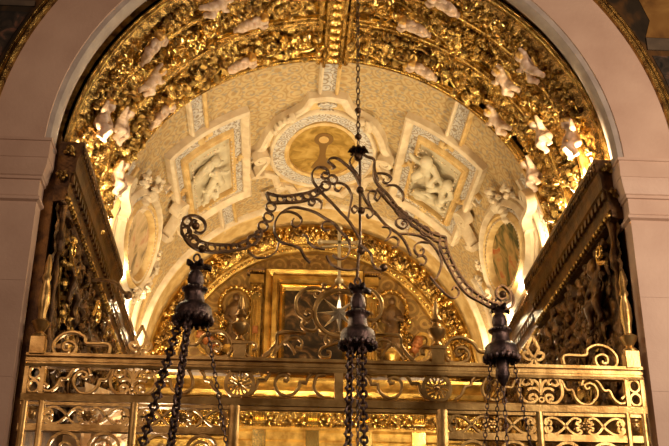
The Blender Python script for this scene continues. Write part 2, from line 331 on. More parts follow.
BC = {
'LA_o': [(-1.217,3.192),(-1.184,3.181),(-1.152,3.196),(-1.138,3.243),(-1.157,3.286),(-1.205,3.309),(-1.256,3.305),(-1.299,3.269),(-1.311,3.211),(-1.291,3.145),(-1.242,3.084),(-1.169,3.052),(-1.06,3.055),(-0.93,3.085),(-0.826,3.13),(-0.736,3.208),(-0.722,3.281)],
'LA_i': [(-1.202,3.265),(-1.228,3.274),(-1.254,3.235),(-1.255,3.179),(-1.194,3.131),(-1.115,3.112),(-1.011,3.119),(-0.906,3.138),(-0.829,3.186),(-0.745,3.271)],
'rings': [(-0.715,3.314),(-0.677,3.393),(-0.661,3.477),(-1.271,3.257),(-1.274,3.176),(-1.219,3.122),(-0.238,3.732),(-0.18,3.796)],
'LB_u': [(-0.699,3.588),(-0.609,3.579),(-0.512,3.599),(-0.4,3.639),(-0.33,3.677),(-0.259,3.736)],
'LB_l': [(-0.699,3.588),(-0.677,3.533),(-0.656,3.515),(-0.566,3.531),(-0.441,3.56),(-0.343,3.607),(-0.244,3.693)],
's1': [(-0.188,3.887),(-0.162,3.9),(-0.181,3.92),(-0.218,3.944),(-0.196,3.976),(-0.145,3.985),(-0.086,3.954),(-0.012,3.89),(0.029,3.812),(0.046,3.746)],
's2': [(-0.217,3.836),(-0.253,3.841),(-0.272,3.81),(-0.245,3.792),(-0.209,3.814),(-0.229,3.872),(-0.29,3.883),(-0.34,3.835),(-0.341,3.759),(-0.273,3.673),(-0.186,3.598),(-0.114,3.528),(-0.056,3.477),(-0.013,3.419),(0.045,3.325)],
's3': [(-0.107,3.741),(-0.129,3.707),(-0.161,3.72),(-0.161,3.762),(-0.122,3.777),(-0.064,3.757),(-0.027,3.687),(-0.037,3.594),(-0.056,3.486)],
's4': [(-0.364,3.596),(-0.368,3.558),(-0.335,3.549),(-0.321,3.581),(-0.343,3.593),(-0.3,3.608),(-0.269,3.583),(-0.271,3.531)],
'hubL': [(0.03,4.071),(-0.012,4.039),(-0.042,3.978),(-0.027,3.934),(0.025,3.866),(0.043,3.746)],
'hubR': [(0.04,4.073),(0.108,4.047),(0.16,4.033),(0.167,3.94),(0.196,3.851)],
'd1': [(0.046,3.746),(0.09,3.662),(0.163,3.569),(0.166,3.577),(0.253,3.487),(0.355,3.429),(0.413,3.363),(0.455,3.266)],
'k1': [(-0.127,3.386),(-0.17,3.43),(-0.242,3.462),(-0.313,3.494),(-0.398,3.509),(-0.496,3.504),(-0.578,3.448),(-0.623,3.368),(-0.625,3.281),(-0.585,3.216),(-0.502,3.201),(-0.433,3.184),(-0.391,3.119),(-0.349,3.083)],
'k2': [(-0.48,3.414),(-0.496,3.39),(-0.485,3.355),(-0.448,3.357),(-0.421,3.41),(-0.453,3.452),(-0.523,3.465),(-0.591,3.439)],
'k3': [(-0.206,3.373),(-0.234,3.358),(-0.262,3.385),(-0.249,3.424),(-0.206,3.442),(-0.163,3.428),(-0.113,3.373),(-0.056,3.317),(-0.039,3.246),(-0.07,3.172),(-0.126,3.146),(-0.176,3.174)],
'k4': [(-0.408,3.295),(-0.377,3.286),(-0.362,3.241),(-0.309,3.211),(-0.239,3.207)],
'k5': [(-0.225,3.159),(-0.196,3.107),(-0.126,3.072),(-0.042,3.07),(0.029,3.098)],
'k6': [(-0.812,3.097),(-0.757,3.061),(-0.677,3.076),(-0.612,3.129),(-0.594,3.203)],
'RB_u': [(0.163,4.002),(0.161,3.876),(0.205,3.806),(0.279,3.742),(0.345,3.661),(0.404,3.595),(0.36,3.649),(0.434,3.593),(0.508,3.552),(0.597,3.499),(0.672,3.473),(0.748,3.467)],
'RB_l': [(0.183,3.786),(0.256,3.707),(0.33,3.636),(0.388,3.569),(0.337,3.622),(0.418,3.568),(0.492,3.512),(0.581,3.466),(0.685,3.415)],
'RA_o': [(0.75,3.467),(0.761,3.363),(0.809,3.251),(0.866,3.155),(0.952,3.064),(1.056,3.006),(1.146,2.977),(1.24,2.987),(1.286,3.023),(1.278,3.089),(1.218,3.13),(1.169,3.088),(1.169,3.036),(1.203,3.015),(1.251,3.036)],
'RA_i': [(0.688,3.434),(0.714,3.325),(0.77,3.215),(0.833,3.106),(0.919,3.016),(1.023,2.972),(1.128,2.935),(1.252,2.945),(1.301,2.981),(1.312,3.042),(1.286,3.098)],
'r1': [(0.184,3.919),(0.26,3.926),(0.304,3.895),(0.277,3.85),(0.236,3.851),(0.241,3.878)],
'r2': [(0.258,3.824),(0.341,3.839),(0.401,3.78),(0.399,3.717)],
'r3': [(0.212,3.73),(0.189,3.683),(0.163,3.706),(0.175,3.754),(0.13,3.754),(0.108,3.711),(0.115,3.651),(0.158,3.568)],
'e1': [(0.402,3.512),(0.387,3.532),(0.418,3.548),(0.432,3.517),(0.401,3.481),(0.357,3.489),(0.335,3.516),(0.351,3.556),(0.418,3.58)],
'e2': [(0.355,3.429),(0.445,3.443),(0.55,3.438),(0.639,3.385),(0.696,3.304),(0.708,3.231),(0.675,3.137),(0.643,3.094)],
'e3': [(0.534,3.32),(0.55,3.34),(0.564,3.313),(0.538,3.279),(0.501,3.288),(0.484,3.33),(0.503,3.37),(0.549,3.393),(0.609,3.395)],
'e4': [(0.507,3.262),(0.553,3.281),(0.581,3.248),(0.561,3.208),(0.525,3.206)],
'e5': [(0.047,3.289),(0.126,3.229),(0.139,3.158),(0.175,3.113),(0.226,3.121)],
'e6': [(0.223,3.467),(0.275,3.468),(0.289,3.425),(0.251,3.359),(0.31,3.399),(0.354,3.376),(0.341,3.322),(0.301,3.308)],
'e7': [(0.608,3.117),(0.68,3.04),(0.767,2.972),(0.827,2.981),(0.845,3.034),(0.813,3.066),(0.79,3.034)],
'st': [(0.028,4.093),(0.044,3.964),(0.043,3.747),(0.042,3.569),(0.041,3.312),(0.024,3.147),(0.016,2.994),(-1.188,3.051),(-1.185,2.998),(1.168,2.998),(1.192,2.969)],
'fl': [(0.048,3.557),(0.019,3.59),(-0.01,3.6),(-0.025,3.567),(-0.003,3.545),(0.016,3.566)],
'fr': [(0.048,3.557),(0.085,3.601),(0.129,3.601),(0.148,3.559),(0.114,3.523),(0.095,3.55)],
'balls': [(-1.209,3.233),(-1.153,3.064),(1.221,3.059),(0.226,3.131),(0.047,3.238),(0.043,3.746),(0.051,3.573)],
}

# ------------------------------------------------------------------ carved templates
def remesh(mb, voxel, name, m, parent=None):
    o = mb.build('lump', m, None, local=True)
    md = o.modifiers.new('r', 'REMESH'); md.mode = 'VOXEL'; md.voxel_size = voxel
    sm = o.modifiers.new('s', 'SMOOTH'); sm.iterations = 3; sm.factor = .5
    me = bpy.data.meshes.new_from_object(o.evaluated_get(bpy.context.evaluated_depsgraph_get()))
    old = o.data; bpy.data.objects.remove(o); bpy.data.meshes.remove(old)
    me.name = name; me.polygons.foreach_set('use_smooth', [True] * len(me.polygons))
    me.materials.clear(); me.materials.append(M[m])
    r = bpy.data.objects.new(name, me)
    return r                      # not linked: a pattern for place()
def limb(mb, pts, rs):
    for (a, b), (ra, rb) in zip(zip(pts, pts[1:]), zip(rs, rs[1:])):
        a, b = Vector(a), Vector(b); n = max(2, int((b - a).length / (.35 * min(ra, rb))))
        for k in range(n + 1): mb.ball(a.lerp(b, k / n), ra + (rb - ra) * k / n, 10, 7)
def cherub_mesh(pose):
    b = MB()
    if pose == 0:      # lying on the side, one knee drawn up
        hd = (.165, .05, .10); sh = (.10, .02, .085); hip = (-.035, -.01, .075)
        L = [[(-.04, .025, .085), (-.12, .07, .12), (-.185, 0, .085), (-.20, -.015, .10)], [(-.05, -.03, .075), (-.15, -.045, .095), (-.235, -.06, .065), (-.25, -.065, .09)]]
        A = [[(.09, .065, .095), (.035, .12, .115), (-.03, .125, .13)], [(.11, -.03, .095), (.155, -.085, .115), (.215, -.06, .12)]]
    elif pose == 1:    # seated, legs hanging, arms raised
        hd = (.0, .20, .11); sh = (0, .125, .085); hip = (0, -.01, .075)
        L = [[(-.03, -.015, .09), (-.08, -.05, .165), (-.085, -.15, .12), (-.085, -.165, .15)], [(.035, -.015, .09), (.085, -.03, .165), (.10, -.135, .125), (.10, -.15, .15)]]
        A = [[(-.06, .12, .09), (-.13, .14, .11), (-.17, .20, .12)], [(.06, .12, .09), (.13, .075, .12), (.10, .02, .165)]]
    else:              # flying, one arm stretched ahead
        hd = (.15, .085, .115); sh = (.085, .04, .09); hip = (-.04, -.02, .08)
        L = [[(-.05, .01, .085), (-.14, .045, .10), (-.235, .06, .075), (-.255, .06, .085)], [(-.05, -.045, .085), (-.11, -.09, .125), (-.19, -.085, .085), (-.205, -.09, .10)]]
        A = [[(.085, .085, .09), (.12, .145, .10), (.19, .175, .115)], [(.095, -.02, .10), (.06, -.085, .125), (.115, -.11, .14)]]
    hd, sh, hip = Vector(hd), Vector(sh), Vector(hip)
    limb(b, [hip, (hip + sh) / 2 + Vector((0, 0, .01)), sh, hd], [.062, .062, .055, .03])
    b.ball(hd, .062, 12, 9); b.ball(hd + Vector((.004, -.012, .05)), .013, 8, 6); b.ball(hd + Vector((.03, -.022, .036)), .02, 8, 6); b.ball(hd + Vector((-.026, -.022, .036)), .02, 8, 6)
    for l in L: limb(b, l, [.054, .042, .028, .021])
    for a in A: limb(b, a, [.036, .029, .020])
    o = remesh(b, .011, 'cherub', 'flesh')
    h = MB(); h.ball(hd + Vector((0, .018, -.008)), .063, 12, 8)
    for k in range(9):
        a = k * .7; h.ball(hd + Vector((.045 * cos(a), .026 + .035 * abs(sin(a)), .02 + .02 * sin(a * 2))), .02, 6, 5)
    ho = remesh(h, .012, 'hair', 'hair'); ho.parent = o
    for s_ in (-1, 1):
        w = MB(); c = sh + Vector((s_ * .05, .05, -.02))
        for k in range(5): w.ball(c + Vector((s_ * (.03 + .022 * k), .03 - .012 * k, -.004)), .035 - .003 * k, 8, 5, (.55, 1.25, .3))
        wo = w.build('wing', 'goldp', None, local=True); COL.objects.unlink(wo); wo.parent = o
    return o
CHERUB = [cherub_mesh(k) for k in range(3)]

def leaf(mb, mx, l=.14, w=.05, curl=.07):
    """a curled acanthus leaf along +X, with a lobed edge and a raised rib"""
    vs = []; fs = []; nu, nv = 8, 4
    for i in range(nu + 1):
        u = i / nu; ww = w * (sin(pi * min(1, u * .9 + .08)) ** .7) * (1 + .28 * sin(u * 16))
        for j in range(nv + 1):
            v = j / nv * 2 - 1
            x = l * (u - .25 * max(0, u - .7) * 2); z = curl * sin(u * 2.6) + .016 * (1 - abs(v)) - .012 * v * v
            vs.append(mx @ Vector((x, ww * v, z)))
    for i in range(nu):
        for j in range(nv): a = i * (nv + 1) + j; fs.append((a, a + nv + 1, a + nv + 2, a + 1))
    k = len(vs); vs += [v - mx.to_3x3() @ Vector((0, 0, .014)) for v in vs]
    fs += [tuple(q + k for q in f)[::-1] for f in fs]
    mb.add(vs, fs)
def acanthus(seed, m='gold'):
    rnd = random.Random(seed); b = MB(); sp = []
    for k in range(40):
        t = k / 39; a = -2.4 + 10.5 * t; r = .16 * (1 - t) ** .8 + .022; sp.append((r * cos(a), r * sin(a), .03 + .05 * t))
    b.tube(sp, [.019 - .008 * k / 39 for k in range(40)], 7)
    b.tube(cr([sp[0], (sp[0][0] - .06, sp[0][1] + .0, .03), (-.25, -.06, .03), (-.32, .02, .04), (-.27, .07, .05)], 6), [.019] * 20 + [.010] * 5, 6)
    for k in range(6):
        a = k * pi / 3; b.ball((.035 * cos(a), .035 * sin(a), .085), .022, 7, 5, (1, 1, .6))
    b.ball((0, 0, .10), .022, 8, 6)
    for k in range(9):
        i = 2 + k * 3; p = sp[i]; a = atan2(p[1], p[0]) + rnd.uniform(-.3, .3) - 1.0
        mx = Matrix.Translation((p[0], p[1], p[2])) @ Matrix.Rotation(a, 4, 'Z') @ Matrix.Rotation(rnd.uniform(-.4, .1), 4, 'Y')
        leaf(b, mx, rnd.uniform(.10, .16), rnd.uniform(.03, .045), rnd.uniform(.04, .09))
    for k in range(3):
        mx = Matrix.Translation((-.24 + .05 * k, -.03 + .03 * k, .03)) @ Matrix.Rotation(rnd.uniform(0, 6.3), 4, 'Z')
        leaf(b, mx, .13, .04, .08)
    o = b.build('acanthus_scroll', m, None, local=True); COL.objects.unlink(o); return o
def sprig(seed, m='goldp'):
    rnd = random.Random(seed); b = MB()
    for k in range(6):
        mx = Matrix.Rotation(k * 1.05 + rnd.uniform(-.3, .3), 4, 'Z') @ Matrix.Translation((.015, 0, .03)) @ Matrix.Rotation(rnd.uniform(-.6, 0), 4, 'Y')
        leaf(b, mx, rnd.uniform(.08, .14), rnd.uniform(.028, .042), rnd.uniform(.03, .08))
    for k in range(5): b.ball((rnd.uniform(-.04, .04), rnd.uniform(-.04, .04), rnd.uniform(.06, .10)), rnd.uniform(.016, .028), 7, 5)
    o = b.build('leaf_spray', m, None, local=True); COL.objects.unlink(o); return o
ACAN = [acanthus(k) for k in range(3)]; ACAN2 = [acanthus(9, 'gold2'), acanthus(5, 'goldp')]
SPRIG = [sprig(1, 'goldp'), sprig(2, 'gold'), sprig(3, 'gold2')]
def recolour(o, m):
    c = o.copy(); c.data = o.data.copy(); c.data.materials.clear(); c.data.materials.append(M[m]); return c
DK_AC = [recolour(ACAN[0], 'goldshade'), recolour(ACAN[1], 'goldshade'), recolour(ACAN[2], 'gold2')]
DK_SP = [recolour(SPRIG[0], 'goldshade'), recolour(SPRIG[1], 'gold2')]

# ------------------------------------------------------------------ room shell
structure(MB().box(-12, 12, -16, 8, -EYE - .1, -EYE).build('floor', 'floor'))
b = MB()                                          # facade wall with the arched opening
top = 8.2; ang = [pi * k / 48 for k in range(49)]
arc = [(AX * .3 + 2.62 * cos(a), RZ + 2.62 * sin(a)) for a in ang]
out = [(7. * max(-1, min(1, 1.6 * cos(a))), top if abs(cos(a)) < .625 else RZ + (top - RZ) * min(1, 1.281 * sin(a))) for a in ang]
vs = []; fs = []
for y in (.03, .26):
    for p_ in arc + out: vs.append((p_[0], y, p_[1]))
n = len(ang)
for o_ in (0, 2 * n):
    for k in range(n - 1): fs.append((o_ + k, o_ + k + 1, o_ + n + k + 1, o_ + n + k))
for k in range(n - 1): fs.append((k, k + 1, 2 * n + k + 1, 2 * n + k)); fs.append((n + k, n + k + 1, 3 * n + k + 1, 3 * n + k))
b.add(vs, fs)
for s_ in (-1, 1): b.box(*sorted((s_ * 3.9, s_ * 7.)), .03, .26, -EYE, RZ + .001); b.box(*sorted((s_ * 2.62, s_ * 3.9)), .03, .26, 4.53, 4.56) if False else None
structure(b.build('wall_front', 'plaster'))
XL, XR = AX - 2.45, AX + 2.45
structure(MB().box(XL - .1, XL, .12, 6.8, -EYE, 4.7).build('wall_left', 'goldshade'))
structure(MB().box(XR, XR + .1, .12, 6.8, -EYE, 4.7).build('wall_right', 'goldshade'))
structure(MB().box(XL - .2, XR + .2, 6.5, 6.7, -EYE, 7.2).build('wall_back', 'altar'))
smax = R * pi / 2
b = MB().grid(lambda u, v: (V(-smax + 2 * smax * u, 1.93 + 4.6 * v), (-smax + 2 * smax * u, 1.93 + 4.6 * v)), 120, 24)
b.grid(lambda u, v: (V(-smax + 2 * smax * u, 1.93 + 4.6 * v, -.12), (0, 0)), 60, 2)
structure(b.build('ceiling', 'vault'))

# ------------------------------------------------------------------ stone arch and piers
FX = 0.
def ringmap(p_, q_, h): return (FX + q_ * cos(p_), -.05 - h, RZ + q_ * sin(p_))
t = thing('stone_arch', 'broad pink stone arch framing the gilded chapel opening', 'arch', (0, 0, 4.5))
A = [pi * k / 72 for k in range(73)]
def arcsweep(prof, a=A, cx=FX):
    """profile points (radius, depth) swept round the opening"""
    vs = []; fs = []; n = len(prof)
    for q in a:
        for r_, y_ in prof: vs.append((cx + r_ * cos(q), y_, RZ + r_ * sin(q)))
    for i in range(len(a) - 1):
        for j in range(n): fs.append((i * n + j, i * n + (j + 1) % n, (i + 1) * n + (j + 1) % n, (i + 1) * n + j))
    fs += [tuple(range(n))[::-1], tuple(range((len(a) - 1) * n, len(a) * n))]
    return MB().add(vs, fs)
arcsweep([(2.50, -.06), (2.505, -.07), (2.97, -.07), (2.97, .02), (2.5, .02)]).build('voussoir_ring', 'stone', t)
o = arcsweep([(2.50, -.06), (2.46, -.045), (2.435, .0), (2.43, .06), (2.44, .09), (2.60, .09), (2.6, .0), (2.5, .0)]).build('inner_roll', 'soffit', t); o['label'] = 'pale rounded inner edge'
arcsweep([(2.50, .09), (2.61, .09), (2.61, .22), (2.50, .22)]).build('recess', 'goldshade', t)
o = arcsweep([(2.965, -.07), (2.975, -.10), (3.0, -.115), (3.025, -.10), (3.04, -.07), (3.06, -.085), (3.08, -.07), (3.085, .0), (2.965, .0)]).build('outer_moulding', 'gold2', t)
o['label'] = 'narrow gilded moulding round the outer edge'
for sd, lab in ((-1, 'rosy stone pier with moulded capital, beside the dim volute-carved wall'), (1, 'paler stone pier with moulded capital, on the brighter side of the gate')):
    t = thing('stone_pier', lab, 'pier', (sd * 3.0, 0, -EYE), 'stone piers of the opening')
    x0, x1 = sorted((sd * 2.5, sd * 3.9))
    b = MB(); z = -EYE; hs = [.9, .78, .82, .8, .76, .8, .72]
    for h in hs:
        z1 = min(z + h, 3.98); b.box(x0, x1, -.05, .26, z + .0012, z1 - .0012); z = z1
    b.box(x0 + .003, x1 - .003, -.047, .257, -EYE, 3.98)
    b.build('shaft', 'stone', t)
    prof = [(0, 3.96), (.025, 3.975), (.025, 4.0), (.005, 4.02), (.005, 4.16), (.02, 4.165), (.02, 4.19), (.03, 4.2), (.04, 4.24), (.055, 4.29), (.06, 4.345), (.065, 4.35), (.065, 4.50), (.075, 4.505), (.075, 4.53), (0, 4.53)]
    vs = []; fs = []; n = len(prof)
    for o_, zz in prof:
        xi = sd * (2.5 - o_); vs += [(sd * 3.9, -.05 - o_, zz), (xi, -.05 - o_, zz), (xi, .26, zz)]
    for k in range(n - 1):
        for j in range(2): fs.append((k * 3 + j, k * 3 + j + 1, k * 3 + j + 4, k * 3 + j + 3))
    vs += [(sd * 3.9, .26, 3.96), (sd * 3.9, .26, 4.53)]; fs += [((n - 1) * 3, (n - 1) * 3 + 1, (n - 1) * 3 + 2, n * 3 + 1), (0, 1, 2, n * 3)]
    MB().add(vs, fs).build('capital', 'stone', t, angle=20)
# spandrel frescoes beside the arch
for sd, lab in ((-1, 'dark fresco in the spandrel outside the arch, over the rosy pier'), (1, 'brown and ochre fresco with a pale painted ledge, spandrel over the paler pier')):
    t = thing('spandrel_fresco', lab, 'painting', (sd * 3.4, -.02, 5.6), 'spandrel frescoes')
    a = [k * pi / 2 / 20 for k in range(21)]
    outl = [(sd * 3.085 * cos(q), RZ + 3.085 * sin(q)) for q in a] + [(0, top), (sd * 3.6, top), (sd * 4.6, top), (sd * 4.6, 6.), (sd * 4.6, RZ)]
    b = MB(); n = len(outl)
    vs = [(x, y, z) for y in (-.03, .03) for x, z in outl] ; c0 = (sd * 3.7, 6.8)
    vs += [(c0[0], -.03, c0[1])]
    b.add(vs, [(k, (k + 1) % n, 2 * n) for k in range(n)] + [(k, (k + 1) % n, n + (k + 1) % n, n + k) for k in range(n)])
    b.build('painted_ground', 'fresco', t)
    zb = 5.72 if sd > 0 else 5.93
    MB().box(*sorted((sd * (sqrt(3.12 ** 2 - (zb - RZ) ** 2)), sd * 4.6)), -.045, -.02, zb, zb + (.13 if sd > 0 else .06)).build('painted_ledge', 'paleband', t)
    if sd > 0: MB().add([(x, -.036, z) for x, z in ((2.86, 5.86), (4.4, 5.86), (4.4, 7.), (3.4, 7.), (3.0, 6.6), (2.84, 6.3), (2.92, 6.05))], [(0, 1, 2, 3, 4, 5, 6)]).build('painted_drapery', 'drapery', t)
    zz = zb - .06; xs = sqrt(3.13 ** 2 - (zz - .5 - RZ) ** 2)
    b = MB(); xa = sqrt(3.13 ** 2 - (zz - RZ) ** 2)
    b.add([(sd * x, -.036, z) for x, z in ((xa, zz), (4.5, zz), (4.5, zz - .6), (sqrt(3.13 ** 2 - (zz - .6 - RZ) ** 2), zz - .6), (xs, zz - .5), (sqrt(3.13 ** 2 - (zz - .25 - RZ) ** 2), zz - .25))], [(0, 1, 2, 3, 4, 5)])
    b.build('lower_panel', 'frescolow', t)

# ------------------------------------------------------------------ gilded arch lining the front of the vault
ga = thing('gilded_arch', 'wide carved and gilded arch lining the mouth of the vault, thick with scrolls and cherubs', 'arch', (AX, 1.1, RZ))
def vsweep(prof, s0=-smax, s1=smax, n=150):
    return MB().sweep([(s0 + (s1 - s0) * k / n, 0.) for k in range(n + 1)], prof, lambda s, y, h: V(s, y, h))
vsweep([(.20, -.20), (.20, -.05), (1.97, -.05), (1.97, -.20)]).build('lining', 'gold2', ga)
BANDS = [(.27, .55), (.67, 1.15), (1.28, 1.87)]
for k, (y0, y1) in enumerate(BANDS):
    def f(u, v, y0=y0, y1=y1, k=k):
        s = -smax + 2 * smax * u; y = y0 + (y1 - y0) * v; e = min(1, 6 * min(v, 1 - v))
        return V(s, y, -.035 + e * (.10 * knobs(s * 8 + 31 * k, y * 8, k) + .045 * knobs(s * 19, y * 19, k + 5))), (s, y)
    MB().grid(f, 820, 30 if k < 1 else 44).build('carved_band', 'gold', ga)
for y0, w, hh in ((.235, .07, .0), (.61, .11, .10), (1.215, .12, .105), (1.915, .09, .10)):
    g = .05; pr = [(y0 + w * q, hh - g + g * v) for q, v in ((-.5, -.6), (-.5, .3), (-.36, .35), (-.3, .9), (-.14, 1), (0, .35), (.14, 1), (.3, .9), (.36, .35), (.5, .3), (.5, -.6))]
    o = vsweep(pr).build('moulding', 'gold', ga)
    bd = MB(); nb = 190
    for k in range(nb):
        s = -smax + 2 * smax * (k + .5) / nb; bd.ball(V(s, y0, hh - .02), .0155, 6, 4)
    bd.build('bead_row', 'goldp', o)
# crown rib
b = MB().sweep([(0, .2), (0, 1.97)], [(-.19, -.03), (-.19, .10), (-.17, .12), (-.14, .12), (-.13, .09), (-.11, .16), (-.08, .16), (-.07, .11), (.07, .11), (.08, .16), (.11, .16), (.13, .09), (.14, .12), (.17, .12), (.19, .10), (.19, -.03)], V)
o = b.build('crown_rib', 'gold', ga)
b = MB()
for k in range(24): leaf(b, VM(0, .26 + k * .071, .11, pi / 2 if k % 2 else -pi / 2, .8), .12, .05, .05)
b.build('rib_carving', 'goldp', o)
CH = [(-2.2, .42, 0, .2), (-3.20, .42, 1, .2), (-.96, .95, 0, -.1), (-2.27, .9, 2, .1), (-2.92, .92, 1, .1), (-1.10, 1.62, 0, .0), (-2.22, 1.6, 0, .1), (-3.2, 1.55, 1, .2), (-1.35, .42, 2, .0), (1.12, .42, 0, .1), (2.27, .42, 2, -.1), (3.22, .42, 1, .2), (.86, .95, 0, .0), (2.05, .92, 2, .1), (2.82, .95, 1, -.2), (1.06, 1.62, 0, .1), (2.14, 1.6, 2, -.1), (2.93, 1.6, 1, -.2)]
for s, y, pz, rot in CH:
    sg = 1 if s < 0 else -1
    mx = VM(s, y, .075, (rot - (pi / 2 if pz == 1 else 0)) * sg, 1.) @ Matrix.Diagonal((sg * .74, .88, .98, 1))
    o = place(CHERUB[pz], ga, mx); o['label'] = 'pale painted cherub with gilt wings and hair'
rnd = random.Random(3)
free = lambda s, y, d: all(hypot((s - c[0]), (y - c[1])) > d for c in CH) and (abs(s) > .3)
for k, (y0, y1) in enumerate(BANDS):
    ym = (y0 + y1) / 2; sc = (.68, .92, 1.12)[k]; i = 0; s = -3.46
    while s < 3.47:
        if free(s, ym, .24):
            src = (ACAN + ACAN2)[rnd.randrange(5)]
            mx = VM(s, ym, (.035, .03, .03)[k], rnd.uniform(-.3, .3) + (pi if s > 0 else 0), sc)
            if i % 2: mx = mx @ Matrix.Scale(-1, 4, (0, 1, 0))
            place(src, ga, mx); i += 1
        s += (.25, .33, .38)[k] * (1 if abs(s) < 2.4 else .8)
    for q in range(34):
        s = rnd.choice((-1, 1)) * 3.45 * sqrt(rnd.random()); y = rnd.choice((y0 + .07, y1 - .07, ym))
        if free(s, y, .10): place(SPRIG[rnd.randrange(3)], ga, VM(s, y, .03, rnd.uniform(0, 6), rnd.uniform(.7, 1.0)))

# ------------------------------------------------------------------ stucco work on the vault
def ell(s0, y0, rs, ry, n=44): return circle(s0, y0, rs, ry, n)
def strip(parent, s0, y0, s1, y1, w, name='painted_strip'):
    """a flat painted band between two stucco fillets"""
    pth = dense([(s0, y0), (s1, y1)], .12)
    MB().sweep(pth, bar(w * .62, .035, -.02), V).build(name, 'guil', parent)
    for e in (-1, 1):
        MB().sweep(pth, [(e * w * .3, -.02), (e * w * .3, .05), (e * w * .38, .065), (e * w * .46, .05), (e * w * .5, -.02)], V).build('fillet', 'stuccoy' if e < 0 else 'stucco', parent)
def volute(parent, mx, name='scroll_bracket', m='stucco', sc=1.):
    b = MB(); mp = lambda p_, q_, h: mx @ Vector((p_ * sc, q_ * sc, h * sc))
    b.sweep(cr([(.03, -.32), (-.03, -.26), (.02, -.14), (.085, -.02), (.10, .06)], 5) + spiral(.015, .065, .085, .022, 0, 4.4 * pi / 1.6, 34), bar(.042, .11, .0), mp)
    b.ball(mx @ Vector((.015 * sc, .065 * sc, .08 * sc)), .035 * sc, 8, 6)
    b.sweep([(.05, -.33), (-.05, -.30), (-.09, -.27)], bar(.06, .1), mp)
    b.build(name, m, parent)

# central oval
t = thing('oval_medallion', 'oval ochre painting in a scrolled stucco frame at the crown of the vault', 'medallion', V(0, 4.03))
half = [(0, 2.72), (.2, 2.76), (.27, 2.95), (.40, 3.08), (.60, 3.22), (.72, 3.45), (.80, 3.72), (.90, 3.85), (.86, 4.15), (.90, 4.40), (.76, 4.5), (.64, 4.62), (.60, 4.9), (.42, 5.0), (.34, 5.2), (.16, 5.14), (0, 5.32)]
outl = half + [(-s, y) for s, y in half[-2:0:-1]]
outl = dense(outl, .08, True)
MB().disc(outl, V, lambda p_, q_, t_: .05, -.03, 5, (0, 4.03)).build('stucco_ground', 'stuccoy', t)
MB().sweep(outl, [(-.05, .0), (-.05, .10), (-.02, .13), (.02, .13), (.05, .10), (.05, 0)], V, True).build('outer_frame', 'stucco', t)
MB().sweep(ell(0, 4.03, .595, .85), bar(.17, .04, .045), V, True).build('guilloche_ring', 'guil', t)
MB().sweep(ell(0, 4.03, .70, .98), halfround(.06, .06, .05), V, True).build('ring_moulding', 'stucco', t)
MB().sweep(ell(0, 4.03, .49, .70), [(-.03, .03), (-.03, .09), (.0, .11), (.03, .09), (.03, .03)], V, True).build('inner_frame', 'stuccoy', t)
MB().disc(ell(0, 4.03, .475, .68), V, lambda p_, q_, t_: .055, .0, 5).build('painting', 'monstrance', t)
b = MB(); top_y = 3.76
b.disc(ell(0, top_y, .125, .16, 24), V, lambda p_, q_, t_: .062, .05, 2)
b.disc([(-.07, top_y + .1), (.07, top_y + .1), (.045, 4.0), (.04, 4.15), (.06, 4.3), (.11, 4.42), (.14, 4.52), (.07, 4.58), (-.07, 4.58), (-.14, 4.52), (-.11, 4.42), (-.06, 4.3), (-.04, 4.15), (-.045, 4.0)], V, lambda p_, q_, t_: .060, .05, 2)
o = b.build('painted_monstrance', 'brownpaint', t)
MB().disc(ell(0, top_y, .065, .085, 18), V, lambda p_, q_, t_: .067, .06, 1).build('painted_host', 'stuccoy', o)
for e in (-1, 1):
    m0 = Matrix.Scale(-1, 4, (1, 0, 0)) if e > 0 else Matrix.Identity(4)
    volute(t, VM(e * .89, 3.95, .08) @ m0, sc=1.15)
    volute(t, VM(e * .62, 4.95, .06, e * .8) @ m0, sc=.75)
    b = MB()
    for k in range(5): leaf(b, VM(e * (.47 + .03 * k), 3.08 + .05 * k, .10, e * -.5 + .9 + k * .4, 1.1), .13, .05, .09)
    b.ball(V(e * .46, 3.06, .15), .055, 10, 7); b.build('leaf_knot', 'stucco', t)
b = MB()
for k in range(7): leaf(b, VM(0, 5.2, .06, -pi / 2 + (k - 3) * .35, 1.2), .15, .04, .06)
b.build('palmette', 'stuccoy', t)
strip(t, 0, 1.98, 0, 2.74, .26); strip(t, 0, 5.3, 0, 5.8, .26)
b = MB()
for y in (2.92, 3.07): b.disc(ell(0, y, .12, .06, 16), V, lambda p_, q_, t_: .075, .04, 1)
b.build('keystone', 'guil', t)

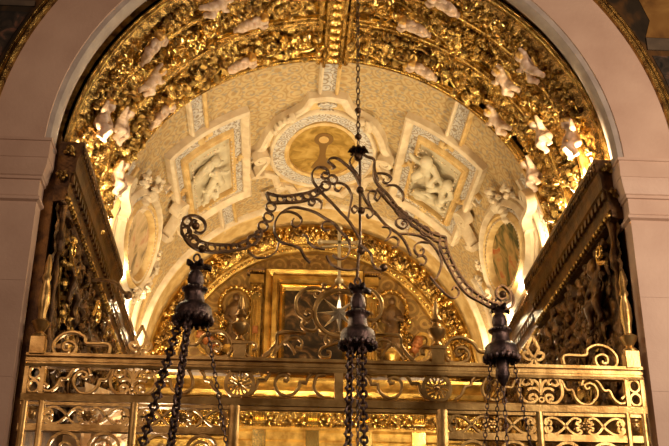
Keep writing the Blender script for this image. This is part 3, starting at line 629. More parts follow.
# square coffers
for e, lab, grp in ((-1, 'square stucco coffer with small relief figures, on the rosy pier side of the medallion', 0), (1, 'square stucco coffer with large rounded relief figures, on the brighter side of the medallion', 1)):
    sc_ = e * 1.57; t = thing('square_coffer', lab, 'ceiling panel', V(sc_, 3.9), 'square coffers of the vault')
    rect = lambda a, c, y0, y1: dense([(sc_ - a, y0), (sc_ + c, y0), (sc_ + c, y1), (sc_ - a, y1)], .09, True)
    MB().disc(rect(.56, .56, 2.84, 4.88), V, lambda p_, q_, t_: .03, -.02, 8).build('painted_border', 'guil', t)
    MB().sweep(rect(.54, .54, 2.82, 4.90), [(-.05, .0), (-.05, .09), (-.02, .12), (.02, .10), (.06, .06), (.06, 0)], V, True).build('outer_frame', 'stucco', t)
    MB().sweep(rect(.35, .35, 3.15, 4.65), [(.03, -.02), (.03, .10), (.012, .11), (.0, .085), (-.02, .085), (-.035, .05), (-.035, -.02)], V, True).build('inner_frame', 'stuccoy', t)
    b = MB()
    for p_ in dense(rect(.30, .30, 3.22, 4.58), .05): b.ball(V(p_[0], p_[1], .14), .014, 5, 4)
    b.build('bead_row', 'stucco', t)
    o = MB().disc(rect(.33, .33, 3.17, 4.63), V, lambda p_, q_, t_: .034 + .02 * max(0, NZ(p_ * 6, q_ * 6)), .0, 14).build('relief_ground', 'relief', t)
    W = [recolour(c, 'relief') for c in CHERUB]
    fig = [(0, -.06, 3.65, .3, 1.0), (2, .08, 3.98, 1.2, 1.05), (1, -.06, 4.3, -.3, .95)] if e < 0 else [(1, -.13, 3.68, .1, 1.35), (1, .14, 3.85, -.3, 1.2), (0, .0, 4.28, .4, 1.25)]
    for pz, ds, y, rot, s2 in fig:
        c = place(W[pz], t, VM(sc_ + ds, y, -.0, rot, s2)); c.name = 'relief_figure'
        for ch in list(c.children): bpy.data.objects.remove(ch)
    strip(t, sc_ + e * .06, 1.97, sc_ + e * .06, 2.78, .27)
    strip(t, sc_ - e * .22, 4.95, sc_ - e * .26, 5.85, .27)
    strip(t, sc_ - e * .58, 4.03, sc_ - e * .70, 4.03, .2)
    for (ds, dy) in ((-.44, 3.0), (.44, 3.0), (-.44, 4.74), (.44, 4.74), (0, 3.0), (0, 4.74), (-.44, 3.9), (.44, 3.9)):
        pass
    for ds, dy in ((0, 3.0), (0, 4.75), (-.44, 3.9), (.44, 3.9)):
        b = MB(); leaf(b, VM(sc_ + ds, dy, .03, .6, 1.1), .12, .06, .03); leaf(b, VM(sc_ + ds, dy, .03, 3.7, 1.1), .12, .06, .03); b.ball(V(sc_ + ds, dy, .05), .03, 8, 6)
        b.build('leaf_boss', 'stuccoy', t)

# ovals near the springing
for e, lab in ((-1, 'pale oval painting in a white stucco cartouche above the cornice with the iron hook'), (1, 'oval painting of a figure in green and red, in a brightly lit white stucco cartouche')):
    s0, y0 = e * 3.0, 3.6; t = thing('oval_cartouche', lab, 'medallion', V(s0, y0), 'oval cartouches above the cornices')
    MB().disc(ell(s0, y0, .34, .68), V, lambda p_, q_, t_: .05, .0, 5).build('painting', 'saint' if e > 0 else 'palesaint', t)
    o = MB().sweep(ell(s0, y0, .40, .78), [(-.075, .02), (-.07, .09), (-.03, .13), (.0, .10), (.03, .12), (.07, .07), (.075, .0)], V, True).build('inner_frame', 'stuccoy', t)
    b = MB()
    for p_ in ell(s0, y0, .385, .76, 60): b.ball(V(p_[0], p_[1], .115), .016, 5, 4)
    b.build('bead_row', 'stucco', o)
    MB().disc(ell(s0, y0, .62, 1.12), V, lambda p_, q_, t_: .03 + .02 * max(0, NZ(p_ * 7, q_ * 7)), -.03, 6).build('stucco_ground', 'stucco', t)
    MB().sweep(ell(s0, y0, .54, 1.0), [(-.06, .02), (-.055, .07), (.0, .12), (.055, .07), (.06, .02)], V, True).build('outer_frame', 'stucco', t)
    MB().sweep(ell(s0, y0, .465, .88), bar(.05, .03, .04), V, True).build('guilloche_ring', 'guil', t)
    def up_(dx, up): return e * (3.0 + .0149 * dx - .00767 * up), 3.62 - .0334 * dx - .0131 * up
    fl = Matrix.Scale(-e, 4, (1, 0, 0))
    q = up_(-30, 42); volute(t, VM(*q, .05, e * .53) @ fl, sc=1.25)
    q = up_(22, 50); volute(t, VM(*q, .05, e * .53) @ fl @ Matrix.Scale(-1, 4, (1, 0, 0)), sc=1.1)
    shell = MB(); q = up_(0, 42)
    for k in range(7): leaf(shell, VM(*q, .06, e * .53 + pi / 2 + (k - 3) * .42, 1.5), .15, .045, .06)
    shell.build('shell', 'stucco', t)
    for k, (dx, up) in enumerate(((-4, 62), (8, 64), (-14, -44), (2, -50), (-26, -8), (-27, -24))):
        c = place(recolour(SPRIG[k % 2], 'stucco'), t, VM(*up_(dx, up), .04, k * 1.3, 1.2 if k < 4 else .8)); c.name = 'leaf_spray'
    strip(t, e * 2.62, 2.2, e * 3.72, 2.2, .36); strip(t, e * 2.62, 5.1, e * 3.72, 5.1, .36)
    strip(t, e * 2.14, 3.55, e * 2.24, 3.55, .24)
# pale rib closing the vault at the back
t = thing('stucco_rib', 'plain cream stucco rib closing the vault in front of the altar wall', 'arch', (AX, 6.1, RZ))
vsweep([(5.72, -.02), (5.72, .05), (5.80, .07), (5.82, .04), (6.0, .04), (6.30, .07), (6.36, .13), (6.5, .13), (6.5, -.02)]).build('rib', 'stuccoy', t)
MB().sweep([(-smax + 2 * smax * k / 120, 5.72) for k in range(121)], halfround(.07, .08, .0), V).build('roll_moulding', 'stucco', t)

# ------------------------------------------------------------------ altar wall
YB = 6.5
def bmap(p_, q_, h): return (AX + p_, YB - h, q_)                       # altar wall: across, height, towards the room
def bring(prof, n=90, a0=0., a1=pi):
    """(radius, height) profile swept round the lunette"""
    mp = lambda p_, q_, h: (AX + q_ * cos(p_), YB - h, RZ + q_ * sin(p_))
    return MB().sweep([(a0 + (a1 - a0) * k / n, 0) for k in range(n + 1)], prof, mp)
t = thing('gilded_lunette', 'gold painted lunette ground with arabesques behind the altar frame', 'panel', (AX, YB, RZ))
MB().disc([(2.0 * cos(pi * k / 60), RZ + 2.0 * sin(pi * k / 60)) for k in range(61)] + [(-2.0, 4.3), (2.0, 4.3)], bmap, lambda p_, q_, t_: .05, .0, 4, (0, 4.8)).build('panel', 'lunette', t)
t = thing('lunette_arch', 'knobbly gilded arch of leaves round the altar lunette', 'arch', (AX, YB, RZ))
bring([(1.92, 0), (1.92, .16), (2.0, .20), (2.06, .15), (2.26, .15), (2.30, .22), (2.37, .22), (2.37, 0)]).build('arch_moulding', 'altar', t)
def f(u, v):
    a = pi * u; r_ = 2.0 + .30 * v
    return (AX + r_ * cos(a), YB - .13 - .12 * sin(pi * v) - .10 * knobs(a * 2.1 * 7, r_ * 7, 2.) * sin(pi * v), RZ + r_ * sin(a)), (a, r_)
MB().grid(f, 420, 22).build('carved_band', 'gold', t)
b = MB()
for k in range(96):
    a = pi * (k + .5) / 96; b.ball((AX + 1.955 * cos(a), YB - .2, RZ + 1.955 * sin(a)), .026, 6, 5)
b.build('bead_row', 'goldp', t)
rnd = random.Random(11)
def BM(x, z, h, rot=0., sc=1.):
    m = Matrix(((1, 0, 0, AX + x), (0, 0, -1, YB - h), (0, 1, 0, z), (0, 0, 0, 1)))
    return m @ Matrix.Rotation(rot, 4, 'Z') @ Matrix.Scale(sc, 4)
for k in range(38):
    a = pi * (k + .5) / 38; r_ = 2.15
    place(SPRIG[k % 3], t, BM(r_ * cos(a), RZ - 0 + r_ * sin(a), .24, a + rnd.uniform(-.5, .5), 1.15))

t = thing('framed_altarpiece', 'gilded frame around a dark altar painting in the lunette', 'picture frame', (AX, YB, 4.4))
rect = [(-.60, 4.5), (.60, 4.5), (.60, 5.98), (-.60, 5.98)]
MB().sweep(rect, [(-.13, .0), (-.13, .16), (-.10, .20), (-.05, .17), (-.01, .13), (.0, .20), (.06, .22), (.09, .14), (.09, .0)], bmap, True).build('outer_frame', 'altar', t)
MB().sweep([(-.46, 4.62), (.46, 4.62), (.46, 5.84), (-.46, 5.84)], [(-.04, .05), (-.03, .13), (.0, .15), (.045, .10), (.05, .05)], bmap, True).build('inner_frame', 'goldp', t)
MB().disc(dense([(-.44, 4.6), (.44, 4.6), (.44, 5.82), (-.44, 5.82)], .1, True), bmap, lambda p_, q_, t_: .08, .0, 4).build('painting', 'altarpaint', t)
b = MB()
b.sweep([(-.98, 6.06), (.98, 6.06)], [(-.04, 0), (-.04, .12), (-.02, .14), (.01, .17), (.03, .18), (.03, 0)], bmap); b.build('top_cornice', 'goldshade', t)
b = MB()
for k in range(52): b.ball(bmap(-.96 + k * 1.92 / 51, 6.05, .165), .017, 6, 4)
b.build('bead_row', 'goldp', t)
for e in (-1, 1):
    b = MB()
    b.box(AX + e * .83 - .07, AX + e * .83 + .07, YB - .16, YB, 4.5, 6.0)
    for k in range(3): b.sweep([(e * .83 - .045 + .045 * k, 4.75), (e * .83 - .045 + .045 * k, 5.6)], halfround(.03, .03, .155), bmap)
    b.box(AX + e * .83 - .10, AX + e * .83 + .10, YB - .20, YB, 5.86, 5.99); b.box(AX + e * .83 - .09, AX + e * .83 + .09, YB - .19, YB, 4.6, 4.72)
    o = b.build('pilaster', 'altar', t)
    place(SPRIG[1], t, BM(e * .83, 5.72, .18, 0, 1.0)).name = 'capital_leaves'
    MB().box(AX + e * .83 - .035, AX + e * .83 + .035, YB - .2, YB - .15, 5.1, 5.2).build('red_inlay', 'red', o)
# flanking statues in shell niches
for e, lab in ((-1, 'small dark robed statue under a shell halo, beside the altarpiece toward the iron hook'), (1, 'small dark robed statue under a shell halo, half behind the middle hanging lamp')):
    t = thing('niche_statue', lab, 'statue', (AX + e * 1.12, YB - .2, 4.75))
    cx, cy = AX + e * 1.12, YB - .2
    b = MB()
    b.lathe([(.13, 4.86), (.145, 4.95), (.10, 5.2), (.085, 5.32), (.11, 5.45), (.075, 5.53), (.03, 5.56)], 14, (cx, cy, 0), lambda k, j: 1 + .09 * sin(j * 2.7 + k))
    b.ball((cx, cy, 5.62), .06, 12, 9, (.9, .95, 1.15)); b.ball((cx, cy - .056, 5.615), .014, 6, 5)
    limb(b, [(cx + .10, cy, 5.46), (cx + .14, cy - .05, 5.33), (cx + .05, cy - .13, 5.34)], [.04, .034, .026]); limb(b, [(cx - .10, cy, 5.46), (cx - .13, cy - .06, 5.30), (cx - .06, cy - .12, 5.24)], [.04, .034, .026])
    o = remesh(b, .014, 'figure', 'statue'); COL.objects.link(o); o.parent = t
    o.matrix_basis = Matrix.Translation(Vector((0, 0, EYE)) - ROOT[t.name])
    MB().lathe([(.09, 4.5), (.15, 4.52), (.15, 4.58), (.09, 4.62), (.07, 4.72), (.12, 4.80), (.17, 4.82), (.17, 4.87), (.02, 4.88)], 16, (cx, cy, 0)).build('pedestal', 'altar', t)
    b = MB(); b.sweep([(e * 1.12 + .23 * cos(q), 5.55 + .27 * sin(q)) for q in [pi * (-.25 + 1.5 * k / 24) for k in range(25)]], halfround(.07, .05, .06), bmap)
    for k in range(15):
        q = pi * (-.25 + 1.5 * k / 14); b.ball(bmap(e * 1.12 + .23 * cos(q), 5.55 + .27 * sin(q), .11), .032, 7, 5)
    b.build('shell_halo', 'goldp', t)
    for k in range(6): place(SPRIG[k % 2], t, BM(e * (1.28 + .05 * (k % 2)), 4.7 + .13 * k, .09, k * 1.1, 1.0))
for e in (-1, 1):
    t = thing('candle_stand', 'gilded scroll ornament with reddish leaf beside the altar, ' + ('nearest the near lamp chains' if e < 0 else 'behind the gate volute with the urn'), 'ornament', (AX + e * 1.5, YB - .1, 4.7))
    b = MB(); mp = lambda p_, q_, h, e=e: bmap(e * p_, q_, h)
    b.sweep(cr([(1.30, 4.8), (1.45, 4.78), (1.60, 4.88), (1.66, 5.05)], 6) + spiral(1.55, 5.08, .11, .03, 0, 6.2, 24), bar(.05, .07, .06), mp); b.build('scroll', 'goldp', t)
    b = MB()
    for k in range(4): leaf(b, BM(e * (1.40 + .05 * k), 4.84 + .05 * k, .10, 1.2 + .3 * k, 1.2), .16, .05, .06)
    b.build('leaf', 'red', t)
t = thing('altar_entablature', 'bright gilded entablature and frieze below the lunette, seen through the gate', 'cornice', (AX, YB, 3.2))
XW = 2.4
MB().sweep([(-XW, 4.5), (XW, 4.5)], bar(.2, .12), bmap).build('marble_course', 'marble', t)
MB().sweep([(-XW, 4.28), (XW, 4.28)], [(-.12, 0), (-.10, .20), (-.03, .24), (.0, .40), (.05, .46), (.09, .46), (.10, 0)], bmap).build('upper_cornice', 'altar', t)
b = MB()
for k in range(110): b.ball(bmap(-XW + 2 * XW * (k + .5) / 110, 4.13, .24), .02, 6, 4)
for k in range(110): b.ball(bmap(-XW + 2 * XW * (k + .5) / 110, 3.76, .22), .018, 6, 4)
b.build('bead_row', 'goldp', t)
def f(u, v):
    x = -XW + 2 * XW * u; z = 3.78 + .34 * v; e = min(1, 7 * min(v, 1 - v))
    return bmap(x, z, .12 + .11 * e * knobs(x * 7, z * 7, 5.)), (x, z)
MB().grid(f, 330, 26).build('frieze', 'gold', t)
MB().sweep([(-XW, 3.55), (XW, 3.55)], [(-.35, 0), (-.35, .10), (-.10, .10), (-.08, .14), (.02, .14), (.04, .17), (.14, .17), (.17, .21), (.21, .21), (.21, 0)], bmap).build('fascia', 'altar', t)
for k, x in enumerate((-1.45, -.72, .0, .72, 1.45)):
    b = MB(); b.sweep([(x, 4.10), (x, 3.78)], bar(.16, .30), bmap)
    for j in range(6): leaf(b, BM(x + .05 * (j - 2.5) / 2, 3.80, .30, pi / 2, 1.1), .2, .035, .05)
    b.sweep([(x, 3.70), (x, 3.45)], bar(.18, .26), bmap)
    b.build('console', 'goldp', t)
for x in (-1.08, -.36, .36, 1.08):
    place(ACAN[0], t, BM(x - .14, 3.95, .17, 0, .8)); place(ACAN[1], t, BM(x + .14, 3.95, .17, pi, .8) @ Matrix.Scale(-1, 4, (0, 1, 0)))
# lower altar body
t = thing('high_altar', 'gilded lower altar with dark recess between columns, below the entablature', 'altar', (AX, YB, -EYE))
b = MB(); b.box(AX - 1.2, AX + 1.2, YB - .5, YB, -EYE, .2); b.build('altar_table', 'altar', t)
for x in (-1.6, -1.0, 1.0, 1.6):
    MB().lathe([(.17, .2), (.17, .35), (.12, .4), (.11, 2.8), (.15, 2.9), (.18, 3.1), (.18, 3.2)], 14, (AX + x, YB - .22, 0), lambda k, j: 1 + .03 * (j % 2)).build('column', 'goldp', t)
MB().box(AX - .9, AX + .9, YB - .06, YB, .3, 3.1).build('painting', 'altarpaint', t)

# ------------------------------------------------------------------ side walls: cornice and carved frieze
for e, X, lab, dk in ((-1, XL, 'dark gilded cornice over the wall with the iron hook, running back into the chapel', 0), (1, XR, 'dark gilded cornice over the wall beside the paler pier, running back into the chapel', 1)):
    t = thing('chapel_cornice', lab, 'cornice', (X, 3, 4.62), 'side cornices of the chapel')
    # profile: projection from the wall, height
    base = [(0, 4.62), (.215, 4.62), (.215, 4.58), (.20, 4.575), (.20, 4.50), (.185, 4.49), (.165, 4.44), (.165, 4.435), (.16, 4.34), (.125, 4.31), (.12, 4.24), (.115, 4.13), (.10, 4.12), (.10, 4.06), (.0, 4.04)]
    for nm, y0, y1, k_ in (('front_cornice', .10, 2.95, 1.), ('rear_cornice', 2.95, 6.5, .55)):
        pr = [(o_ * k_ + (0 if k_ == 1 else .0), z) for o_, z in base]
        n = len(pr); vs = [(X - e * o_, y, z) for y in (y0, y1) for o_, z in pr]
        b = MB().add(vs, [(k, (k + 1) % n, n + (k + 1) % n, n + k) for k in range(n)] + [tuple(range(n)), tuple(range(n, 2 * n))])
        o = b.build(nm, 'goldshade', t, angle=25)
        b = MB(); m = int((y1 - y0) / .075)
        for k in range(m):
            y = y0 + (k + .5) * (y1 - y0) / m; b.ball((X - e * .205 * k_, y, 4.538), .03, 6, 5, (.6, .85, 1.2))
        b.build('egg_row', 'goldshade', o)
        b = MB(); m = int((y1 - y0) / .085)
        for k in range(m):
            y = y0 + (k + .5) * (y1 - y0) / m; b.ball((X - e * .115 * k_, y, 4.09), .028, 6, 5)
        b.build('bead_row', 'gold2', o)
        b = MB(); m = int((y1 - y0) / .11)
        for k in range(m):
            y = y0 + (k + .5) * (y1 - y0) / m
            x0, x1 = sorted((X - e * .10 * k_, X - e * .15 * k_)); b.box(x0, x1, y - .03, y + .03, 4.245, 4.315)
        b.build('dentil_row', 'goldshade', o)
    place(SPRIG[1], t, Matrix.Translation((X - e * .10, .10, 4.52)) @ Matrix.Rotation(pi / 2, 4, 'X') @ Matrix.Scale(.55, 4)).name = 'corner_leaves'
    place(SPRIG[2], t, Matrix.Translation((X - e * .06, .10, 4.28)) @ Matrix.Rotation(pi / 2, 4, 'X') @ Matrix.Scale(.5, 4)).name = 'corner_leaves'
    # carved panel under the cornice
    t = thing('carved_wall_panel', 'dark carved and gilded panel of scrolls and figures under the cornice ' + ('with the iron hook' if e < 0 else 'beside the paler pier'), 'wall panel', (X, 3, 2.6), 'carved panels of the chapel walls')
    def f(u, v, e=e, X=X):
        y = .13 + 6.37 * u; z = 2.5 + 1.66 * v; g = min(1, 9 * min(v, 1 - v))
        return (X - e * (.01 + g * .05 * knobs(y * 5.5, z * 5.5, 7. + e) + .03 * knobs(y * 13, z * 13, 3.)), y, z), (y, z)
    MB().grid(f, 300, 80).build('carved_ground', 'goldshade', t)
    def WM(y, z, h, rot=0., sc=1.):
        m = Matrix(((0, 0, -e, X - e * h), (e, 0, 0, y), (0, 1, 0, z), (0, 0, 0, 1))) if True else None
        return m @ Matrix.Rotation(rot, 4, 'Z') @ Matrix.Scale(sc, 4) @ Matrix.Scale(.55, 4, (0, 0, 1))
    rnd = random.Random(20 + e)
    for i in range(9):
        for j in range(3):
            y = .7 + i * .66 + .2 * (j % 2); z = 2.80 + j * .44
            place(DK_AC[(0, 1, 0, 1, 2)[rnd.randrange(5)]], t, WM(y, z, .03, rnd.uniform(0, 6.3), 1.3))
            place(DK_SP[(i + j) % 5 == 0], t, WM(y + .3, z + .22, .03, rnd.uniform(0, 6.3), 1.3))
    c = place(recolour(CHERUB[1], 'goldshade'), t, WM(.75, 3.55, .02, 0, 1.5)); c.name = 'carved_figure'
    c = place(recolour(CHERUB[2], 'goldshade'), t, WM(1.9, 3.2, .02, .4, 1.4)); c.name = 'carved_figure'
    # bright volutes on the panel
    for y, z, s2, rot in (((.50, 3.76, .8, .3), (2.05, 3.76, 1.0, 2.4)) if e < 0 else ((.42, 3.85, .7, .5),)):
        b = MB(); mx = WM(y, z, .13, rot)
        b.sweep([(-.30 * s2, -.09 * s2), (-.12 * s2, -.10 * s2)] + spiral(0, 0, .13 * s2, .035 * s2, -2.0, 4.2, 34), halfround(.045, .05, .0), lambda p_, q_, h: mx @ Vector((p_, q_, h)))
        o = b.build('volute', 'goldp', t); o['label'] = 'bright gilt volute'
    # slim baluster at the front edge of the panel
    b = MB().lathe([(.05, 2.75), (.06, 2.85), (.03, 2.95), (.045, 3.1), (.03, 3.25), (.04, 3.45), (.02, 3.6), (.055, 3.65), (.06, 3.75), (.03, 3.85), (.04, 4.0), (.06, 4.1), (.05, 4.16)], 10, (X - e * .06, .24, 0)); b.build('edge_colonnette', 'goldshade', t)
t = thing('iron_hook', 'black iron hook with a ball tip jutting from the side cornice', 'hook', (XL + .1, 2.95, 4.3))
MB().tube(cr([(XL + .1, 1.7, 3.98), (XL + .24, 1.85, 4.04), (XL + .30, 2.1, 4.10), (XL + .33, 2.25, 4.085), (XL + .36, 2.36, 4.10)], 5), .018, 7).build('shank', 'iron', t)
MB().ball((XL + .37, 2.40, 4.10), .045, 10, 8).build('ball_tip', 'iron', t)
# pale lit carving low on the side wall, seen through the gate
t = thing('pale_wall_relief', 'brightly lit cream carving low on the side wall, glimpsed through the gate scrolls', 'relief', (XL, 2.9, 2.2))
def f(u, v):
    y = 1.7 + 2.1 * u; z = 1.9 + (1.05 + .5 * u) * v; g = min(1, 8 * min(u, v, 1 - u, 1 - v))
    return (XL + .15 + g * .12 * knobs(y * 5, z * 5, 1.), y, z), (y, z)
MB().grid(f, 70, 50).build('relief_ground', 'pale', t)
MB().box(XL - .02, XL + .16, 1.7, 3.8, 1.9, 2.9).build('backing', 'pale', t)
for k in range(4):
    c = place(recolour(ACAN[k % 3], 'pale'), t, Matrix(((0, 0, 1, XL + .2), (-1, 0, 0, 2.0 + .5 * k), (0, -1, 0, 2.5 + .2 * (k % 2)), (0, 0, 0, 1))) @ Matrix.Scale(1.5, 4)); c.name = 'scroll'

# ------------------------------------------------------------------ the gate
GX, GY = .0205, .05
GT = thing('gilded_gate', 'tall gilded metal gate screen with scroll friezes and a star crest, closing the chapel', 'gate', (GX, GY, -EYE))
GS = .9685
def GM(p_, q_, h): return (GX + GS * p_, GY - h, q_ * GS)
def GMm(p_, q_, h): return (GX - GS * p_, GY - h, q_ * GS)
def scroll(keys, name='scroll', w=.024, d=.035, both=True):
    for mp in ((GM, GMm) if both else (GM,)):
        b = MB()
        for k in keys: b.sweep(cr(GC[k], 5), [(-w / 2, -.02), (-w / 2, .010), (-w / 4, .016), (w / 4, .016), (w / 2, .010), (w / 2, -.02)], mp)
        b.build(name, 'brass', GT)
HW = 2.535
def rail(z, prof, name='rail'): MB().sweep([(-HW, z), (HW, z)], prof, GM).build(name, 'brass', GT)
rail(2.735, [(-.034, -.05), (-.034, .022), (-.012, .022), (-.008, .012), (.004, .012), (.008, .034), (.034, .034), (.034, -.05)], 'top_rail')
rail(2.690, [(-.018, -.045), (-.018, .015), (.02, .015), (.02, -.045)], 'top_rail_fillet')
rail(2.665, [(-.012, -.04), (-.012, .03), (.012, .035), (.012, -.04)], 'top_rail_bead')
rail(2.405, [(-.035, -.05), (-.035, .03), (.02, .035), (.035, .02), (.035, -.05)], 'middle_rail')
rail(2.352, [(-.012, -.04), (-.012, .02), (.012, .02), (.012, -.04)], 'middle_rail_fillet')
for e in (-1, 1):
    x0, x1 = (e * .845, e * HW)
    MB().sweep([(min(x0, x1), 2.16), (max(x0, x1), 2.16)], bar(.055, .058, -.04), GM).build('lower_rail', 'brass', GT)
    MB().sweep([(min(x0, x1), .0), (max(x0, x1), .0)], bar(.08, .07, -.04), GM).build('bottom_rail', 'brass', GT)
    for x, w in ((.84, .085), (1.635, .06), (2.365, .045), (2.50, .05)):
        MB().sweep([(e * x, -EYE), (e * x, 2.38)], [(-w / 2, -.05), (-w / 2, .02), (-w / 4, .03), (w / 4, .03), (w / 2, .02), (w / 2, -.05)], GM).build('post', 'brass', GT)
    for x in (2.385, 2.515):
        MB().sweep([(e * x, 2.42), (e * x, 2.68)], bar(.032, .07, -.04), GM).build('stile', 'brass', GT)
    for x in [1.0 + .125 * k for k in range(5)] + [1.76 + .11 * k for k in range(5)]:
        MB().sweep([(e * x, -EYE + .05), (e * x, 1.55)], bar(.022, .03, -.02), GM).build('bar', 'brass', GT)
MB().sweep([(.0, 2.42), (.0, 2.66)], bar(.07, .06, -.03), GM).build('centre_bar', 'brass', GT)
# upper frieze
scroll(['u1']); scroll(['u2']); scroll(['u3', 'u4']); scroll(['u5']); scroll(['u6']); scroll(['u7']); scroll(['u8'])
for e in (-1, 1):
    mp = GM if e > 0 else GMm
    o = MB().sweep(circle(.805, 2.553, .113, n=32), [(-.014, -.02), (-.014, .014), (.014, .014), (.014, -.02)], mp, True).build('rosette', 'brass', GT)
    b = MB()
    for k in range(8):
        a = k * pi / 4 + .2; c, s = cos(a), sin(a)
        b.sweep([(.805 + .02 * c, 2.553 + .02 * s), (.805 + .05 * c - .012 * s, 2.553 + .05 * s + .012 * c), (.805 + .085 * c - .018 * s, 2.553 + .085 * s + .018 * c), (.805 + .105 * c, 2.553 + .105 * s)], bar(.013, .02, -.01), mp)
        b.sweep([(.805 + .05 * c, 2.553 + .05 * s), (.805 + .085 * c + .018 * s, 2.553 + .085 * s - .018 * c), (.805 + .105 * c, 2.553 + .105 * s)], bar(.013, .02, -.01), mp)
    b.ball(mp(.805, 2.553, .012), .024, 8, 6); b.build('petals', 'brass', o)
    # palmette in its heart
    b = MB()
    for sg in (1, -1):
        for k in ('p1', 'p2', 'p3', 'p4'):
            pts = GC[k] if sg > 0 else [(2 * 1.664 - a, q) for a, q in GC[k]]
            b.sweep(cr(pts, 5), bar(.021, .035, -.02), mp)
    b.sweep(circle(1.664, 2.472, .02, n=12), bar(.012, .03, -.01), mp, True)
    b.sweep([(1.664, 2.65), (1.664, 2.51)], bar(.018, .03, -.01), mp)
    b.build('palmette', 'brass', GT)
    # figure of eight at the end
    b = MB(); b.sweep(circle(2.45, 2.605, .044, .05, n=20), bar(.016, .03, -.01), mp, True); b.sweep(circle(2.45, 2.49, .044, .05, n=20), bar(.016, .03, -.01), mp, True); b.build('figure_of_eight', 'brass', GT)
    # lower frieze panels
    for xa, xb in ((.885, 1.605), (1.665, 2.34)):
        L = xb - xa; zc = 2.258; hh = .068; 
        for sg in (1, -1):
            xm = lambda u: (xa + u) if sg > 0 else (xb - u)
            w0 = L * .27
            for up in (1, -1):
                b = MB()
                pts = cr([(w0, 0), (w0 * .72, .7 * hh), (w0 * .42, hh), (w0 * .14, .8 * hh), (w0 * .06, .45 * hh)], 6) + spiral(w0 * .23, .40 * hh, w0 * .17, w0 * .05, pi, pi - up * 0 + 7.6, 22)
                pts = [(xm(p_), zc + up * q_) for p_, q_ in pts]
                b.sweep(pts, bar(.017, .032, -.015), mp)
                pts = cr([(w0, 0), (w0 * 1.22, .7 * hh), (w0 * 1.45, hh), (w0 * 1.68, .75 * hh), (w0 * 1.60, .45 * hh), (w0 * 1.48, .55 * hh)], 6)
                b.sweep([(xm(p_), zc + up * q_) for p_, q_ in pts], bar(.017, .032, -.015), mp)
                b.build('heart_scroll', 'brass', GT)
        b = MB(); xc = (xa + xb) / 2
        for k in range(6): a = k * pi / 3; b.ball(mp(xc + .026 * cos(a), zc + .026 * sin(a), .01), .017, 7, 5)
        b.ball(mp(xc, zc, .02), .02, 8, 6)
        for q in (-1, 1): b.sweep([(xc + q * .03, zc), (xc + q * .075, zc + .02)], bar(.014, .03, -.01), mp); b.sweep([(xc + q * .03, zc), (xc + q * .075, zc - .02)], bar(.014, .03, -.01), mp)
        b.build('knot', 'brass', GT)
    # mask in the end box
    b = MB(); b.ball(mp(2.432, 2.27, .0), .04, 12, 9, (.8, .5, 1.1)); b.ball(mp(2.432, 2.262, .022), .011, 6, 5); b.ball(mp(2.418, 2.285, .02), .008, 6, 5); b.ball(mp(2.446, 2.285, .02), .008, 6, 5); b.ball(mp(2.432, 2.32, .0), .03, 8, 6, (1.2, .5, .6)); b.build('mask', 'brass', GT)
    # tops of the scrolls under the lower rail
    for xa, xb in ((.885, 1.605), (1.665, 2.34)):
        for sg, xc in ((1, xa + .27 * (xb - xa)), (-1, xb - .27 * (xb - xa))):
            b = MB(); b.sweep(circle(xc, 2.0, .12, n=28), bar(.022, .035, -.015), mp, True); b.sweep(spiral(xc, 2.0, .085, .02, 0, 7.5 * sg, 30), bar(.018, .03, -.012), mp); b.build('roundel', 'brass', GT)
        MB().sweep([(xa, 1.84), (xb, 1.84)], bar(.03, .05, -.03), mp).build('panel_rail', 'brass', GT)
        MB().sweep([(xa, 1.55), (xb, 1.55)], bar(.04, .05, -.03), mp).build('panel_rail', 'brass', GT)
    # crest: urn, fleur, end baluster
    b = MB(); c0 = mp(.82, 0, -.0); b.box(c0[0] - .05, c0[0] + .05, GY - .04, GY + .05, 2.67, 2.80)
    b.box(c0[0] - .06, c0[0] + .06, GY - .05, GY + .06, 2.79, 2.815); b.build('pedestal', 'brass', GT)
    MB().lathe([(.022, 2.90), (.045, 2.92), (.02, 2.96), (.065, 3.0), (.075, 3.05), (.04, 3.08), (.03, 3.11), (.05, 3.13), (.02, 3.18), (.03, 3.22), (.008, 3.30)], 12, (c0[0], GY, -.09)).build('urn_finial', 'brass', GT)
    c0 = mp(2.455, 0, 0)
    MB().box(c0[0] - .055, c0[0] + .055, GY - .05, GY + .06, 2.67, 2.81).build('pedestal', 'brass', GT)
    MB().lathe([(.055, 2.90), (.06, 2.92), (.03, 2.95), (.06, 3.0), (.075, 3.03), (.03, 3.06), (.035, 3.12), (.05, 3.2), (.045, 3.3), (.025, 3.38), (.04, 3.41), (.025, 3.45), (.03, 3.52), (.008, 3.62)], 12, (c0[0], GY, -.09)).build('baluster_finial', 'brass', GT)
scroll(['c1'], 'crest_scroll', .026); scroll(['c2'], 'crest_scroll', .026); scroll(['c3'], 'crest_scroll', .022); scroll(['c4', 'c5'], 'crest_bracket', .022)
for e in (-1, 1):
    mp = GM if e > 0 else GMm; b = MB()
    for sg in (1, -1):
        for k in ('f1', 'f2', 'f3'): b.sweep(cr([(1.626 + sg * (a - 1.626), q) for a, q in GC[k]], 5), bar(.021, .032, -.015), mp)
    b.ball(mp(1.626, 2.83, .0), .022, 8, 6); b.build('fleur_de_lis', 'brass', GT)
for k in ('l1', 'l2', 'l3', 'l4', 'l5', 'l6', 'l7', 'l8'): scroll([k], 'crest_scroll', .02 if k != 'l1' else .026)
MB().sweep([(-.17, 3.0), (.17, 3.0)], bar(.02, .03, -.02), GM).build('crest_bar', 'brass', GT)
o = MB().sweep(circle(.0, 3.185, .205, n=48), [(-.018, -.03), (-.018, .012), (-.008, .022), (.008, .022), (.018, .012), (.018, -.03)], GM, True).build('star_ring', 'brass', GT)
b = MB()
